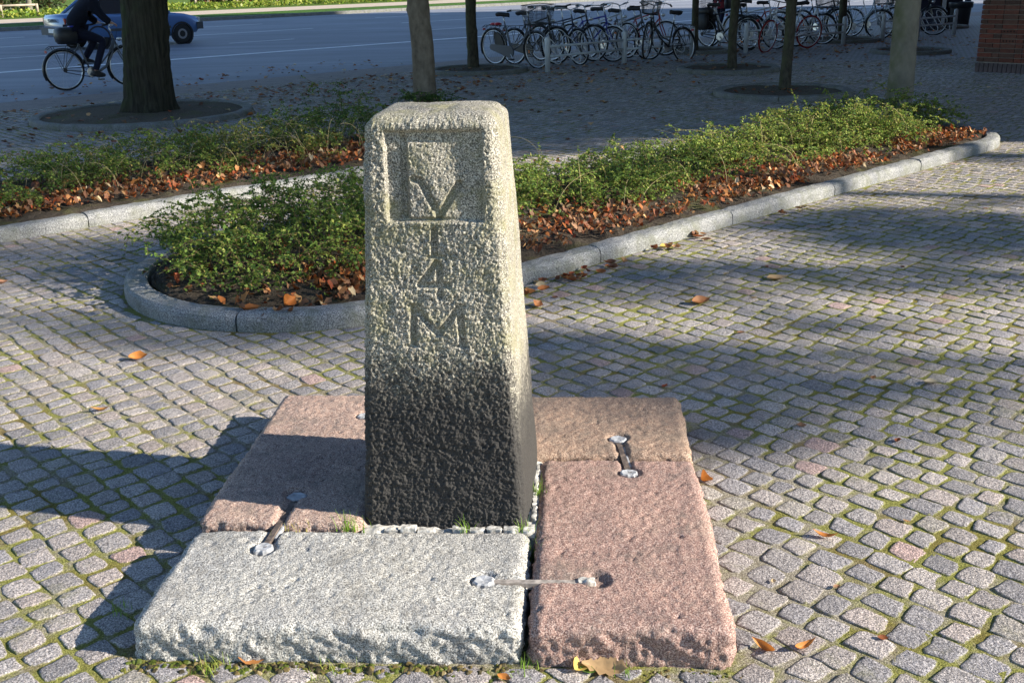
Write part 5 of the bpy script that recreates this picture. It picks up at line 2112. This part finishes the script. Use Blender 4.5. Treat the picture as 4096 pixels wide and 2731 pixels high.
# ------------------------------------------------------------------ bicycle racks
M_GALV = simple('galvanised_steel', (0.50, 0.53, 0.56), 0.55, 0.5, 0.2, 0.15, 6)
def rack(label, posts, seed):
    a = Vector((posts[0][0], posts[0][1], 0))
    root = empty('bicycle_rack', a)
    tag(root, label, 'bicycle rack', 'bicycle racks')
    ps = [Vector((p[0], p[1], 0)) - a for p in posts]
    for p in ps:
        m = MB()
        m.lathe([(0.048, -0.03), (0.048, 0.555), (0.044, 0.585), (0.030, 0.605), (0.012, 0.613)], 14, p)
        m.build('post', M_GALV, root, True)
    for p, q in zip(ps[:-1], ps[1:]):
        for z in (0.44, 0.27):
            MB().tube([p + Vector((0, 0, z)), q + Vector((0, 0, z))], 0.021, 8).build('rail', M_GALV, root, True)
        d = (q - p)
        L = d.length
        d.normalize()
        nv = Vector((-d.y, d.x, 0))
        k = max(2, int(L / 0.48))
        for i in range(k):
            c = p + d * (L * (i + 0.6) / k)
            pts = []
            for j in range(17):
                t = 2 * math.pi * j / 16
                pts.append(c + d * 0.02 * math.sin(t) + nv * (0.20 + 0.19 * math.sin(t)) + d * (0.17 * math.cos(t)) + Vector((0, 0, 0.35 + 0.20 * math.sin(t) * 0.2 + 0.19 * math.cos(t + math.pi / 2) * -1)))
            MB().tube(pts, 0.009, 6, False).build('wheel_hoop', M_GALV, root, True)
    return root


rack('front galvanised rack section with three posts left of the slim trees', [(0.76, 19.57), (2.28, 20.95), (3.76, 22.05)], 1)
rack('middle rack section ending beside the dark trunk', [(5.03, 22.90), (7.61, 24.69)], 2)
rack('rack section ending near the pale trunk', [(8.81, 25.63), (9.9, 26.40)], 3)
rack('far empty rack section with bare hoops', [(9.92, 26.43), (11.15, 27.3)], 4)

HN = math.atan2(-DV[1], -DV[0])          # facing the square (front wheel in the rack)
HF = math.atan2(DV[1], DV[0])            # facing the road
HD = AX
bicycle('grey classic step-through bicycle with big front basket, leftmost in rack', (0.60, 20.42), HN + 0.06, 'swan', 'grey', 0.05, -0.08, 'big', True, 'grey', chaincase=True, red_seatpad=True, skirt=True)
bicycle('black bicycle right behind the rack\'s first post', (0.98, 20.90), HN + 0.05, 'diamond', 'black', -0.06, 0.1, None, True, 'black', chaincase=True, seat_h=0.97)
bicycle('dark diamond-frame bicycle with chrome swept handlebar', (1.42, 21.02), HN - 0.05, 'diamond', 'darkblue', 0.05, -0.15, None, True, 'black', seat_h=1.02)
bicycle('black bicycle with tall saddle next to the blue one', (1.74, 21.45), HN + 0.03, 'diamond', 'black', -0.05, 0.1, None, True, 'black', seat_h=1.04)
bicycle('bright blue bicycle with white mudguards in the first rack', (2.12, 21.58), HN + 0.02, 'diamond', 'blue', 0.04, 0.12, None, False, 'white', seat_h=0.94)
bicycle('pale silver bicycle parked between the blue and dark ones', (2.46, 21.92), HN - 0.04, 'diamond', 'silver', -0.06, -0.1, None, False, 'silver', seat_h=0.98)
bicycle('dark thick-tubed mountain bicycle by the second rack post', (2.86, 21.92), HN + 0.05, 'mtb', 'grey', 0.05, 0.05, None, False, None, bar='flat', seat_h=0.92)
bicycle('red-framed bicycle half hidden behind the leaning black one', (3.28, 22.40), HN, 'diamond', 'red', -0.05, 0.1, None, True, 'white', seat_h=0.95)
bicycle('black bicycle with small basket leaning on the outside of rack', (2.70, 20.93), math.atan2(-0.70, -0.82), 'swan', 'black', -0.20, 0.55, 'small', True, 'black', stand=False)
bicycle('white low step-through bicycle with basket facing the road', (4.56, 24.62), math.atan2(1.0, -0.76), 'low', 'white', 0.06, 0.1, 'small', True, 'black')
bicycle('dark bicycle carrying bulky black bags', (5.22, 23.62), HN + 0.1, 'diamond', 'black', -0.05, 0.1, None, True, 'black', bag=True)
bicycle('white road bicycle with red tyres parked outside the rack', (5.50, 23.05), math.atan2(-0.40, -0.85), 'diamond', 'white', 0.10, 0.35, None, False, None, tyre='red', bar='flat', stand=False)
bicycle('silver bicycle behind the white road bicycle', (5.92, 24.05), HN - 0.05, 'diamond', 'silver', 0.05, 0.1, None, True, 'black', seat_h=0.98)
bicycle('dark red bicycle right of the silver one in middle rack', (6.42, 24.25), HN + 0.05, 'diamond', 'red', -0.04, -0.1, None, True, 'black')
bicycle('white bicycle with dark bucket basket in middle rack', (7.25, 25.12), HN + 0.06, 'low', 'white', 0.05, 0.05, 'big', True, 'black', chaincase=True)
bicycle('black bicycle behind the dark trunk in the far rack', (8.05, 26.5), HN - 0.1, 'diamond', 'black', -0.06, 0.1, 'small', True, 'black')
bicycle('pale blue step-through bicycle with basket near the pale trunk', (8.97, 26.36), HN + 0.1, 'swan', 'paleblue', 0.05, 0.1, 'big', True, 'black')
bicycle('white bicycle partly hidden by the pale trunk', (9.52, 26.95), HN + 0.05, 'swan', 'white', -0.05, 0.1, 'small', True, 'white')
bicycle('last dark bicycle in the far rack section', (10.66, 27.38), HN + 0.1, 'diamond', 'black', 0.05, 0.1, None, True, 'black')

# ------------------------------------------------------------------ bin, cabinets and post by the road
M_BIN = simple('dark_bin', (0.016, 0.018, 0.024), 0.5, 0.5, 0, 0.2, 3)
M_NAVY = simple('navy_panel', (0.015, 0.02, 0.05), 0.45, 0.5)
bx, by, _ = GP(2203, 60)
bp = GP(2202, 61)
root = empty('litter_bin', (bp[0], bp[1], 0), AX)
tag(root, 'dark litter bin with overhanging lid beside the brick building', 'bin')
m = MB(); m.lathe([(0.235, 0.0), (0.25, 0.02), (0.285, 0.50), (0.29, 0.52)], 20); m.build('body', M_BIN, root, True)
m = MB(); m.lathe([(0.32, 0.50), (0.325, 0.60), (0.33, 0.64), (0.30, 0.66), (0.28, 0.66)], 20); m.build('rim', M_BIN, root, True)
pp = GP(2218, 50)
root = empty('lamp_post', (pp[0], pp[1], 0))
tag(root, 'dark thin lamp post rising behind the litter bin', 'post')
MB().lathe([(0.09, 0), (0.09, 0.9), (0.07, 1.0), (0.055, 4.5)], 12).build('pole', M_NAVY, root, True)
m = MB(); m.lathe([(0.05, 4.5), (0.20, 4.62), (0.22, 4.75), (0.08, 4.85)], 14); m.build('lamp_head', M_NAVY, root, True)
for k, (vx, vy, w_, lb) in enumerate([(2122, 70, 0.62, 'navy cabinet seen between pale trunk and slim dark trunk'), (2180, 60, 0.48, 'navy cabinet beside the litter bin')]):
    p = GP(vx, vy)
    root = empty('street_cabinet', (p[0], p[1], 0), 0.1)
    tag(root, lb, 'cabinet', 'navy cabinets by the road')
    m = MB(); m.box((0, 0, 0.95), (w_, 0.35, 1.8)); m.build('body', M_NAVY, root)
    m = MB(); m.box((0, 0, 0.025), (w_ + 0.06, 0.41, 0.05)); m.build('base', M_BIN, root)
    m = MB(); m.box((0, -0.185, 0.98), (w_ - 0.08, 0.02, 1.6)); m.build('door', M_NAVY, root)
    m = MB(); m.box((0, 0, 1.875), (w_ + 0.05, 0.40, 0.04)); m.build('cap', M_BIN, root)

# ------------------------------------------------------------------ car
def mat_carpaint():
    t = NT('car_paint')
    t.col((0.08, 0.17, 0.36))
    t.rough(0.28, 0.5, 0.2)
    t.b.inputs['Coat Weight'].default_value = 0.6
    return t.m


M_CAR = mat_carpaint()
M_BUMPER = simple('grey_bumper', (0.06, 0.065, 0.07), 0.6, 0.4)
M_TAIL = simple('tail_lamp', (0.35, 0.03, 0.015), 0.3, 0.5)
M_HEADL = simple('head_lamp', (0.55, 0.58, 0.6), 0.15, 0.6)
M_PLATE = simple('number_plate', (0.75, 0.75, 0.75), 0.4, 0.5)
M_HUB = simple('wheel_trim', (0.25, 0.25, 0.26), 0.5, 0.5, 0.3)


def car():
    fx, fy = GP(418, 98)[:2]
    # front right wheel's contact; car's right side faces the camera
    root = empty('car', (0, 0, -0.04), AX)
    tag(root, 'blue saloon car driving right behind the thick tree', 'car')
    half = 0.83
    c, s = math.cos(AX), math.sin(AX)
    # local: x forward, y left; front right wheel at (1.25, -0.72)
    lx, ly = 1.25, -0.72
    root.location = (fx - (c * lx - s * ly), fy - (s * lx + c * ly), -0.04)
    # body: stations along x with lower body section; roof separately
    st = [(-2.12, 0.50, 0.86, 0.72), (-2.05, 0.34, 0.93, 0.80), (-1.6, 0.26, 0.95, 0.83), (-0.9, 0.22, 0.93, 0.84), (0.0, 0.22, 0.915, 0.84), (0.85, 0.24, 0.90, 0.83), (1.40, 0.27, 0.85, 0.81), (1.78, 0.32, 0.76, 0.76), (1.90, 0.42, 0.68, 0.70)]
    vs_, fs = [], []
    def xz(n, hw, z0, z1):
        pts = []
        for (yy, zz) in ((-hw * 0.90, z0), (-hw, z0 + 0.10), (-hw, z0 + (z1 - z0) * 0.60), (-hw * 0.975, z1 - 0.08), (-hw * 0.90, z1), (0, z1 + 0.02), (hw * 0.90, z1), (hw * 0.975, z1 - 0.08), (hw, z0 + (z1 - z0) * 0.60), (hw, z0 + 0.10), (hw * 0.90, z0)):
            pts.append((n, yy, zz))
        return pts
    for (x, z0, z1, hw) in st:
        vs_ += xz(x, hw, z0, z1)
    n = 11
    for i in range(len(st) - 1):
        for k in range(n):
            fs.append((i * n + k, i * n + (k + 1) % n, (i + 1) * n + (k + 1) % n, (i + 1) * n + k))
    fs += [tuple(range(n - 1, -1, -1)), tuple((len(st) - 1) * n + k for k in range(n))]
    MB().add([(v[0], v[1], v[2]) for v in vs_], [f[::-1] for f in fs]).build('body', M_CAR, root, True)
    # cabin: roof and glass house
    def frustum(b0, b1, t0, t1, zb, zt, wb, wt):
        v = [(b0, -wb, zb), (b1, -wb, zb), (b1, wb, zb), (b0, wb, zb), (t0, -wt, zt), (t1, -wt, zt), (t1, wt, zt), (t0, wt, zt)]
        return v, [(0, 1, 5, 4), (1, 2, 6, 5), (2, 3, 7, 6), (3, 0, 4, 7), (4, 5, 6, 7)]
    v, f = frustum(-1.62, 0.95, -1.02, 0.22, 0.90, 1.36, 0.77, 0.58)
    MB().add(v, f).build('windows', M_GLASS, root)
    r_ = MB()
    v, f = frustum(-1.04, 0.24, -0.90, 0.10, 1.345, 1.40, 0.595, 0.52)
    r_.add(v, f)
    # pillars
    for sgn in (-1, 1):
        r_.tube([(0.96, sgn * 0.772, 0.90), (0.22, sgn * 0.588, 1.36)], 0.030, 6)
        r_.tube([(-1.60, sgn * 0.765, 0.90), (-1.02, sgn * 0.588, 1.36)], 0.055, 6)
        r_.tube([(-0.36, sgn * 0.775, 0.90), (-0.38, sgn * 0.59, 1.36)], 0.038, 6)
        r_.tube([(0.22, sgn * 0.588, 1.36), (-1.02, sgn * 0.588, 1.36)], 0.028, 6)
        r_.tube([(0.96, sgn * 0.775, 0.905), (-1.62, sgn * 0.77, 0.905)], 0.014, 6)
    r_.build('roof', M_CAR, root)
    for (x, lab) in ((1.25, 'f'), (-1.25, 'r')):
        for sgn in (-1, 1):
            w = empty('wheel', (x, sgn * 0.74, 0.29)); w.parent = root
            MB().lathe([(0.20, -0.09), (0.28, -0.09), (0.295, -0.05), (0.295, 0.05), (0.28, 0.09), (0.20, 0.09)], 24, axis='y').build('tyre', M_RUBBER, w, True)
            MB().lathe([(0.05, sgn * 0.07), (0.10, sgn * 0.095), (0.19, sgn * 0.085), (0.205, sgn * 0.06)], 20, axis='y').build('rim', M_HUB, w)
            MB().lathe([(0.335, sgn * 0.07), (0.345, sgn * 0.10), (0.30, sgn * 0.104), (0.29, sgn * 0.07)], 24, axis='y').build('wheel_arch', M_BLACKP, w)
    for (x0, x1, hw) in ((-2.19, -1.95, 0.80), (1.76, 1.96, 0.77)):
        MB().box(((x0 + x1) / 2, 0, 0.50), (x1 - x0, hw * 2 + 0.02, 0.20)).build('bumper', M_BUMPER, root)
    for y in (-0.845, 0.845):
        MB().box((0, y, 0.50), (1.8, 0.02, 0.07)).build('side_trim', M_BUMPER, root)
    for sgn in (-1, 1):
        MB().box((-2.09, sgn * 0.58, 0.78), (0.05, 0.36, 0.15)).build('tail_lamp', M_TAIL, root)
        MB().box((1.885, sgn * 0.54, 0.67), (0.06, 0.30, 0.12)).build('headlamp', M_HEADL, root)
        MB().add(*soft_box((0.72, sgn * 0.92, 0.98), (0.12, 0.14, 0.11), 0.03)).build('wing_mirror', M_BLACKP, root, True)
        MB().box((-0.20, sgn * 0.842, 0.78), (0.16, 0.02, 0.03)).build('door_handle', M_BLACKP, root)
    MB().box((-2.20, 0, 0.52), (0.012, 0.48, 0.11)).build('number_plate', M_PLATE, root)
    m = MB(); m.box((-2.11, 0, 0.78), (0.02, 0.80, 0.10)); m.build('rear_panel', M_BUMPER, root)


car()

# ------------------------------------------------------------------ people
M_SKIN = simple('skin', (0.52, 0.30, 0.21), 0.55, 0.4)
M_NAVYCLOTH = simple('dark_jacket', (0.010, 0.012, 0.022), 0.9, 0.2, 0, 0.2, 10)
M_JEANS = simple('dark_trousers', (0.012, 0.014, 0.03), 0.9, 0.2, 0, 0.2, 10)
M_REDCOAT = simple('red_coat', (0.22, 0.03, 0.04), 0.9, 0.2, 0, 0.2, 10)
M_HAIR = simple('hair', (0.06, 0.035, 0.02), 0.7, 0.3)
M_SHOE = simple('shoe', (0.02, 0.018, 0.018), 0.6, 0.4)


def skin_mesh(name, verts, edges, radii, mat, parent, root_i=0, sub=2):
    me = bpy.data.meshes.new(name)
    me.from_pydata(verts, edges, [])
    me.update()
    o = bpy.data.objects.new(name, me)
    COL.objects.link(o)
    o.parent = parent
    sm_ = o.modifiers.new('skin', 'SKIN')
    sm_.use_smooth_shade = True
    sv = me.skin_vertices[0].data if me.skin_vertices else None
    if sv is None:
        bmx = bmesh.new(); bmx.from_mesh(me); bmx.verts.layers.skin.verify(); bmx.to_mesh(me); bmx.free()
        sv = me.skin_vertices[0].data
    for i, r_ in enumerate(radii):
        sv[i].radius = (r_, r_) if not isinstance(r_, tuple) else r_
        sv[i].use_root = (i == root_i)
    ss_ = o.modifiers.new('sub', 'SUBSURF')
    ss_.levels = sub
    ss_.render_levels = sub
    me.materials.append(mat)
    return o


def person(label, loc, rz, J, coat, legs, head_dir=1.0, skirt_len=None):
    """J: joints in local metres (x forward, y left, z up)"""
    root = empty('person', loc, rz)
    tag(root, label, 'person')
    order = ['pelvis', 'waist', 'chest', 'neck', 'head', 'crown', 'shL', 'elL', 'wrL', 'haL', 'shR', 'elR', 'wrR', 'haR', 'hipL', 'knL', 'anL', 'toL', 'hipR', 'knR', 'anR', 'toR']
    rad = dict(pelvis=0.135, waist=0.12, chest=0.145, neck=0.058, head=0.085, crown=0.07, shL=0.06, elL=0.042, wrL=0.028, haL=0.030, shR=0.06, elR=0.042, wrR=0.028, haR=0.030,
               hipL=0.088, knL=0.058, anL=0.038, toL=0.034, hipR=0.088, knR=0.058, anR=0.038, toR=0.034)
    ed = [('pelvis', 'waist'), ('waist', 'chest'), ('chest', 'neck'), ('neck', 'head'), ('head', 'crown'), ('chest', 'shL'), ('shL', 'elL'), ('elL', 'wrL'), ('wrL', 'haL'), ('chest', 'shR'), ('shR', 'elR'), ('elR', 'wrR'), ('wrR', 'haR'),
          ('pelvis', 'hipL'), ('hipL', 'knL'), ('knL', 'anL'), ('anL', 'toL'), ('pelvis', 'hipR'), ('hipR', 'knR'), ('knR', 'anR'), ('anR', 'toR')]
    V = [J[k] for k in order]
    ix = {k: i for i, k in enumerate(order)}
    E = [(ix[a], ix[b]) for a, b in ed]
    rr_ = [rad[k] for k in order]
    # fingers: four curled chains and a thumb from each hand
    for sd, sg in (('L', 1), ('R', -1)):
        h, w = Vector(J['ha' + sd]), Vector(J['wr' + sd])
        d = (h - w).normalized()
        side = d.cross(Vector((0, 0, 1))).normalized()
        dn = Vector((0, 0, -1))
        for k, off in enumerate((-0.027, -0.009, 0.009, 0.026)):
            l = (0.030, 0.036, 0.034, 0.026)[k]
            b0 = h + side * off + d * 0.018
            b1 = b0 + d * l + dn * 0.006
            b2 = b1 + d * l * 0.4 + dn * l * 0.8
            n0 = len(V)
            V += [tuple(b0), tuple(b1), tuple(b2)]
            rr_ += [0.0095, 0.0085, 0.0075]
            E += [(ix['ha' + sd], n0), (n0, n0 + 1), (n0 + 1, n0 + 2)]
        t0 = h + side * sg * -0.034 - d * 0.012
        n0 = len(V)
        V += [tuple(t0), tuple(t0 + d * 0.03 + side * sg * -0.015 + dn * 0.012)]
        rr_ += [0.011, 0.009]
        E += [(ix['ha' + sd], n0), (n0, n0 + 1)]
    cov = {'pelvis': 0.09, 'waist': 0.085, 'chest': 0.10, 'hipL': 0.065, 'hipR': 0.065, 'knL': 0.045, 'knR': 0.045}
    rr_ = [cov.get(order[i], q) if i < len(order) else q for i, q in enumerate(rr_)]
    skin_mesh('body', V, E, rr_, M_SKIN, root, 0, 2)
    def garment(nm, keys, edges, grow, mat, over=None):
        idx = {k: i for i, k in enumerate(keys)}
        r2 = [(over or {}).get(k, rad[k] + grow) for k in keys]
        return skin_mesh(nm, [J[k] for k in keys], [(idx[a], idx[b]) for a, b in edges], r2, mat, root, 0, 2)
    garment('jacket', ['pelvis', 'waist', 'chest', 'neck', 'shL', 'elL', 'wrL', 'shR', 'elR', 'wrR'],
            [('pelvis', 'waist'), ('waist', 'chest'), ('chest', 'neck'), ('chest', 'shL'), ('shL', 'elL'), ('elL', 'wrL'), ('chest', 'shR'), ('shR', 'elR'), ('elR', 'wrR')], 0.03, coat, {'neck': 0.075, 'pelvis': 0.175, 'waist': 0.165, 'chest': 0.185})
    garment('trousers', ['pelvis', 'hipL', 'knL', 'anL', 'hipR', 'knR', 'anR'],
            [('pelvis', 'hipL'), ('hipL', 'knL'), ('knL', 'anL'), ('pelvis', 'hipR'), ('hipR', 'knR'), ('knR', 'anR')], 0.014, legs, {'pelvis': 0.165, 'anL': 0.055, 'anR': 0.055})
    for sd in ('L', 'R'):
        a, b = Vector(J['an' + sd]), Vector(J['to' + sd])
        d = (b - a); d.z = 0
        d.normalize()
        heel = a - d * 0.06 + Vector((0, 0, -0.055))
        skin_mesh('shoe', [tuple(a + Vector((0, 0, -0.01))), tuple(heel), tuple(heel + d * 0.10), tuple(b + Vector((0, 0, -0.008))), tuple(b + d * 0.05 + Vector((0, 0, -0.012)))],
                  [(0, 1), (0, 2), (1, 2), (2, 3), (3, 4)], [0.046, 0.038, 0.042, 0.044, 0.032], M_SHOE, root, 0, 1)
    # face and hair
    hd, cn = Vector(J['head']), Vector(J['crown'])
    hc = hd.lerp(cn, 0.45)
    upv = (cn - hd).normalized()
    fwd = Vector((1, 0, 0)) - upv * upv.x
    fwd.normalize()
    sv = upv.cross(fwd)
    def ell(nm, c, r3, mat, n=10):
        vs_, fs = [], []
        for i in range(n + 1):
            for k in range(n * 2):
                th, ph = math.pi * i / n, math.pi * k / n
                v = fwd * (r3[0] * math.sin(th) * math.cos(ph)) + sv * (r3[1] * math.sin(th) * math.sin(ph)) + upv * (r3[2] * math.cos(th))
                vs_.append(tuple(c + v))
        for i in range(n):
            for k in range(n * 2):
                fs.append((i * n * 2 + k, i * n * 2 + (k + 1) % (n * 2), (i + 1) * n * 2 + (k + 1) % (n * 2), (i + 1) * n * 2 + k))
        return mobj(nm, vs_, fs, mat, root, smooth=True)
    ell('hair', hc + upv * 0.025 - fwd * 0.022, (0.098, 0.088, 0.105), M_HAIR)
    ell('nose', hc + fwd * 0.094 - upv * 0.015, (0.020, 0.013, 0.022), M_SKIN, 5)
    for q in (-1, 1):
        ell('eye', hc + fwd * 0.078 + sv * q * 0.032 + upv * 0.012, (0.012, 0.014, 0.010), M_SHOE, 5)
        ell('ear', hc + sv * q * 0.082 - upv * 0.005, (0.018, 0.010, 0.028), M_SKIN, 5)
    ell('mouth', hc + fwd * 0.080 - upv * 0.052, (0.010, 0.024, 0.007), M_TAIL, 5)
    return root


# rider on the road
ra, rb_ = Vector(GP(157, 209, -0.04)), Vector(GP(297, 197, -0.04))
hd_ = math.atan2(rb_.y - ra.y, rb_.x - ra.x)
mid = (ra + rb_) / 2
bk = bicycle('black city bicycle ridden along the road edge on the left', (mid.x, mid.y, -0.04), hd_, 'low', 'grey', 0.0, 0.0, None, True, 'black', stand=False, at='mid', group='ridden bicycle', seat_h=0.90)
J = dict(pelvis=(-0.30, 0, 1.00), waist=(-0.22, 0, 1.17), chest=(-0.05, 0, 1.38), neck=(0.10, 0, 1.53), head=(0.15, 0, 1.60), crown=(0.19, 0, 1.73),
         shL=(0.0, 0.20, 1.43), elL=(0.10, 0.30, 1.20), wrL=(0.24, 0.30, 1.09), haL=(0.29, 0.29, 1.075),
         shR=(0.0, -0.20, 1.43), elR=(0.12, -0.29, 1.20), wrR=(0.24, -0.30, 1.09), haR=(0.29, -0.29, 1.075),
         hipL=(-0.26, 0.10, 0.95), knL=(0.12, 0.11, 0.86), anL=(-0.13, 0.12, 0.50), toL=(-0.01, 0.13, 0.455),
         hipR=(-0.26, -0.10, 0.95), knR=(0.15, -0.12, 0.80), anR=(-0.07, -0.13, 0.30), toR=(0.05, -0.13, 0.235))
person('cyclist in dark jacket and trousers riding right along the road', (mid.x, mid.y, -0.04), hd_, J, M_NAVYCLOTH, M_JEANS)
# bag on the rider's carrier
rb2 = empty('rider_bag', (mid.x, mid.y, 0.0), hd_)
tag(rb2, 'black bulging bag on the carrier of the ridden bicycle', 'bag')
m = MB().add(*soft_box((-0.46, -0.06, 0.87), (0.34, 0.32, 0.27), 0.08))
m.build('pouch', M_SADDLE, rb2, True)
m = MB().add(*soft_box((-0.36, -0.10, 1.01), (0.10, 0.14, 0.03), 0.01))
m.build('blue_strap', M_PAINT_B['blue'], rb2, True)
# person in red coat behind the bicycles
pr = GP(1652, 72)
J = dict(pelvis=(0, 0, 0.95), waist=(0, 0, 1.10), chest=(0.01, 0, 1.32), neck=(0.02, 0, 1.48), head=(0.03, 0, 1.56), crown=(0.03, 0, 1.69),
         shL=(0, 0.19, 1.38), elL=(-0.02, 0.25, 1.12), wrL=(0.06, 0.25, 0.90), haL=(0.08, 0.25, 0.82), shR=(0, -0.19, 1.38), elR=(-0.02, -0.25, 1.12), wrR=(0.05, -0.25, 0.90), haR=(0.07, -0.25, 0.82),
         hipL=(0, 0.10, 0.90), knL=(0.10, 0.10, 0.50), anL=(0.12, 0.10, 0.08), toL=(0.27, 0.10, 0.03), hipR=(0, -0.10, 0.90), knR=(-0.02, -0.10, 0.50), anR=(-0.18, -0.10, 0.09), toR=(-0.04, -0.10, 0.03))
pz = person('person in red coat and dark trousers standing behind the bicycles', (pr[0], pr[1], -0.04), AX, J, M_REDCOAT, M_JEANS)
m = MB()
m.lathe([(0.235, 0.66), (0.24, 0.68), (0.19, 0.90), (0.165, 1.10), (0.16, 1.12)], 18)
m.build('coat_skirt', M_REDCOAT, pz, True)
sb = empty('shoulder_bag', (pr[0], pr[1], -0.04), AX)
tag(sb, 'black bag carried by the person in the red coat', 'bag')
MB().add(*soft_box((-0.05, -0.33, 0.80), (0.36, 0.12, 0.30), 0.05)).build('pouch', M_SADDLE, sb, True)
m = MB(); m.tube([(-0.18, -0.33, 0.93), (-0.12, -0.26, 1.2), (0.0, -0.19, 1.42), (0.06, -0.28, 1.2), (0.08, -0.33, 0.93)], 0.012, 6); m.build('strap', M_SADDLE, sb)

# ------------------------------------------------------------------ far side: rail fence, plants, bushes
M_RAIL = simple('weathered_rail', (0.36, 0.30, 0.23), 0.85, 0.2, 0, 0.25, 4)
def fence(label, u0, u1, v, step, zg=0.08):
    root = empty('rail_fence', UV(u0, v, zg), AX)
    tag(root, label, 'fence', 'low wooden rail fences')
    n = int(round((u1 - u0) / step))
    pm = MB().lathe([(0.075, -0.05), (0.075, 0.62), (0.06, 0.66)], 10).mesh('post', M_RAIL, True)
    rm = MB().tube([(0, 0, 0.60), (step, 0, 0.60)], 0.06, 8).mesh('rail', M_RAIL, True)
    for k in range(n + 1):
        link('post', pm, root, (k * step, 0, 0))
    for k in range(n):
        link('rail', rm, root, (k * step, 0.02, 0))
pu, pv = touv(*GP(5, 41, 0.08)[:2])
qu, qv = touv(*GP(73, 37, 0.08)[:2])
fence('low wooden rail fence at the top left, left of the lawn', pu - 9 * (qu - pu), qu, pv, (qu - pu))
xu, xv = touv(*GP(467, 14, 0.08)[:2])
fence('low wooden rail fence beyond the road, right of the car', xu - 3.0, xu + 24.0, 66.0, 3.0)


def plant_row(label, u0, u1, v0, v1, h, n, seed, cols, leaf=0.16, name='low_plants', stuff=True):
    g = np.random.default_rng(seed)
    u, v = g.uniform(u0, u1, n), g.uniform(v0, v1, n)
    hz = h * (0.55 + 0.45 * (vnoise(np.column_stack([u, v, u * 0]), 0.5, seed) + 0.5))
    z = 0.08 + hz * np.sqrt(g.uniform(0, 1, n))
    C = np.column_stack([u * DU[0] + v * DV[0], u * DU[1] + v * DV[1], z])
    A = unit(g.normal(0, 1, (n, 3)))
    Nn = unit(np.array([0, 0, 0.8]) + g.normal(0, 0.6, (n, 3)))
    ls = leaf * g.uniform(0.6, 1.3, n)
    V, F = leaf_quads(C, A, Nn, ls, ls * 0.7)
    cc = np.array(cols)[g.integers(0, len(cols), n)] * g.uniform(0.7, 1.3, (n, 1))
    o = mobj(name, V, F, M_CROWN, None, cols=np.repeat(cc, 4, axis=0))
    tag(o, label, 'plants', kind='stuff')


plant_row('yellow green low plants along the far fence', -10, 90, 60.5, 66.5, 0.35, 15000, 1, [(0.20, 0.26, 0.03), (0.28, 0.30, 0.05), (0.12, 0.20, 0.02)], 0.2)
def bush(label, u, v, r_, h, seed, cols, n=2600):
    g = np.random.default_rng(seed)
    root = empty('bush', UV(u, v, 0.08))
    tag(root, label, 'bush', 'bushes beyond the road')
    d = unit(g.normal(0, 1, (n, 3)))
    d[:, 2] = np.abs(d[:, 2])
    rr_ = g.uniform(0.45, 1.0, n)[:, None] * (1 + 0.25 * vnoise(d, 2.2, seed))[:, None]
    C = d * rr_ * np.array([r_, r_, h])
    A = unit(d + g.normal(0, 0.7, (n, 3)))
    Nn = unit(d + np.array([0, 0, 0.6]) + g.normal(0, 0.5, (n, 3)))
    ls = 0.24 * g.uniform(0.6, 1.3, n)
    V, F = leaf_quads(C, A, Nn, ls, ls * 0.75)
    cc = np.array(cols)[g.integers(0, len(cols), n)] * g.uniform(0.6, 1.3, (n, 1))
    mobj('foliage', V, F, M_CROWN, root, cols=np.repeat(cc, 4, axis=0))
    b = MB()
    for k in range(5):
        a = g.uniform(0, 6.28)
        b.tube([(0, 0, 0), (0.3 * r_ * math.cos(a), 0.3 * r_ * math.sin(a), h * 0.4), (0.6 * r_ * math.cos(a), 0.6 * r_ * math.sin(a), h * 0.75)], [0.05, 0.035, 0.01], 5)
    b.build('branches', M_TWIG, root)
DK = [(0.03, 0.05, 0.015), (0.05, 0.07, 0.02), (0.08, 0.06, 0.025)]
BR = [(0.12, 0.10, 0.04), (0.16, 0.12, 0.05), (0.08, 0.11, 0.03), (0.20, 0.10, 0.05)]
GR = [(0.10, 0.16, 0.03), (0.16, 0.20, 0.04), (0.07, 0.12, 0.02)]
for k, (u, v, r_, h, cl, lb) in enumerate([
        (20, 71, 2.6, 2.6, DK, 'dark bush at the top left corner'), (24.2, 78, 3.2, 3.0, DK, 'dark bush behind the lawn left of the cyclist'),
        (30, 84, 3.2, 3.0, DK, 'second dark bush behind the lawn'), (31.5, 71.0, 2.3, 1.9, GR, 'olive bush above the back of the car'), (38.5, 69, 2.6, 2.2, BR, 'brownish bush behind the fence right of the car'),
        (42.5, 70, 2.8, 2.2, BR, 'reddish brown bush further along the far fence'), (47, 70, 2.8, 2.2, GR, 'green bush further right along the far fence'), (51.5, 70, 2.8, 2.3, BR, 'rusty bush near the right end of the far fence'),
        (56, 71, 3, 2.4, GR, 'green bush above the slim dark tree'), (61, 71, 3, 2.4, BR, 'brown bush above the first bicycle'), (14, 73, 3, 2.6, BR, 'brown bush outside the top left corner')]):
    bush(lb, u, v, r_, h, 40 + k, cl)
for k, (vx, vy) in enumerate([(71, 33)]):
    p = GP(vx, vy, 0.08)
    tree('pale park tree behind the fence at the top left', p[0], p[1], 0.17, 0.14, 2.6, 2.3, 2.2, 5000, M_BARK_PALE, 60, 3, 0, 0.2, 0.02, (0, 0), 0.12, name='park_tree')
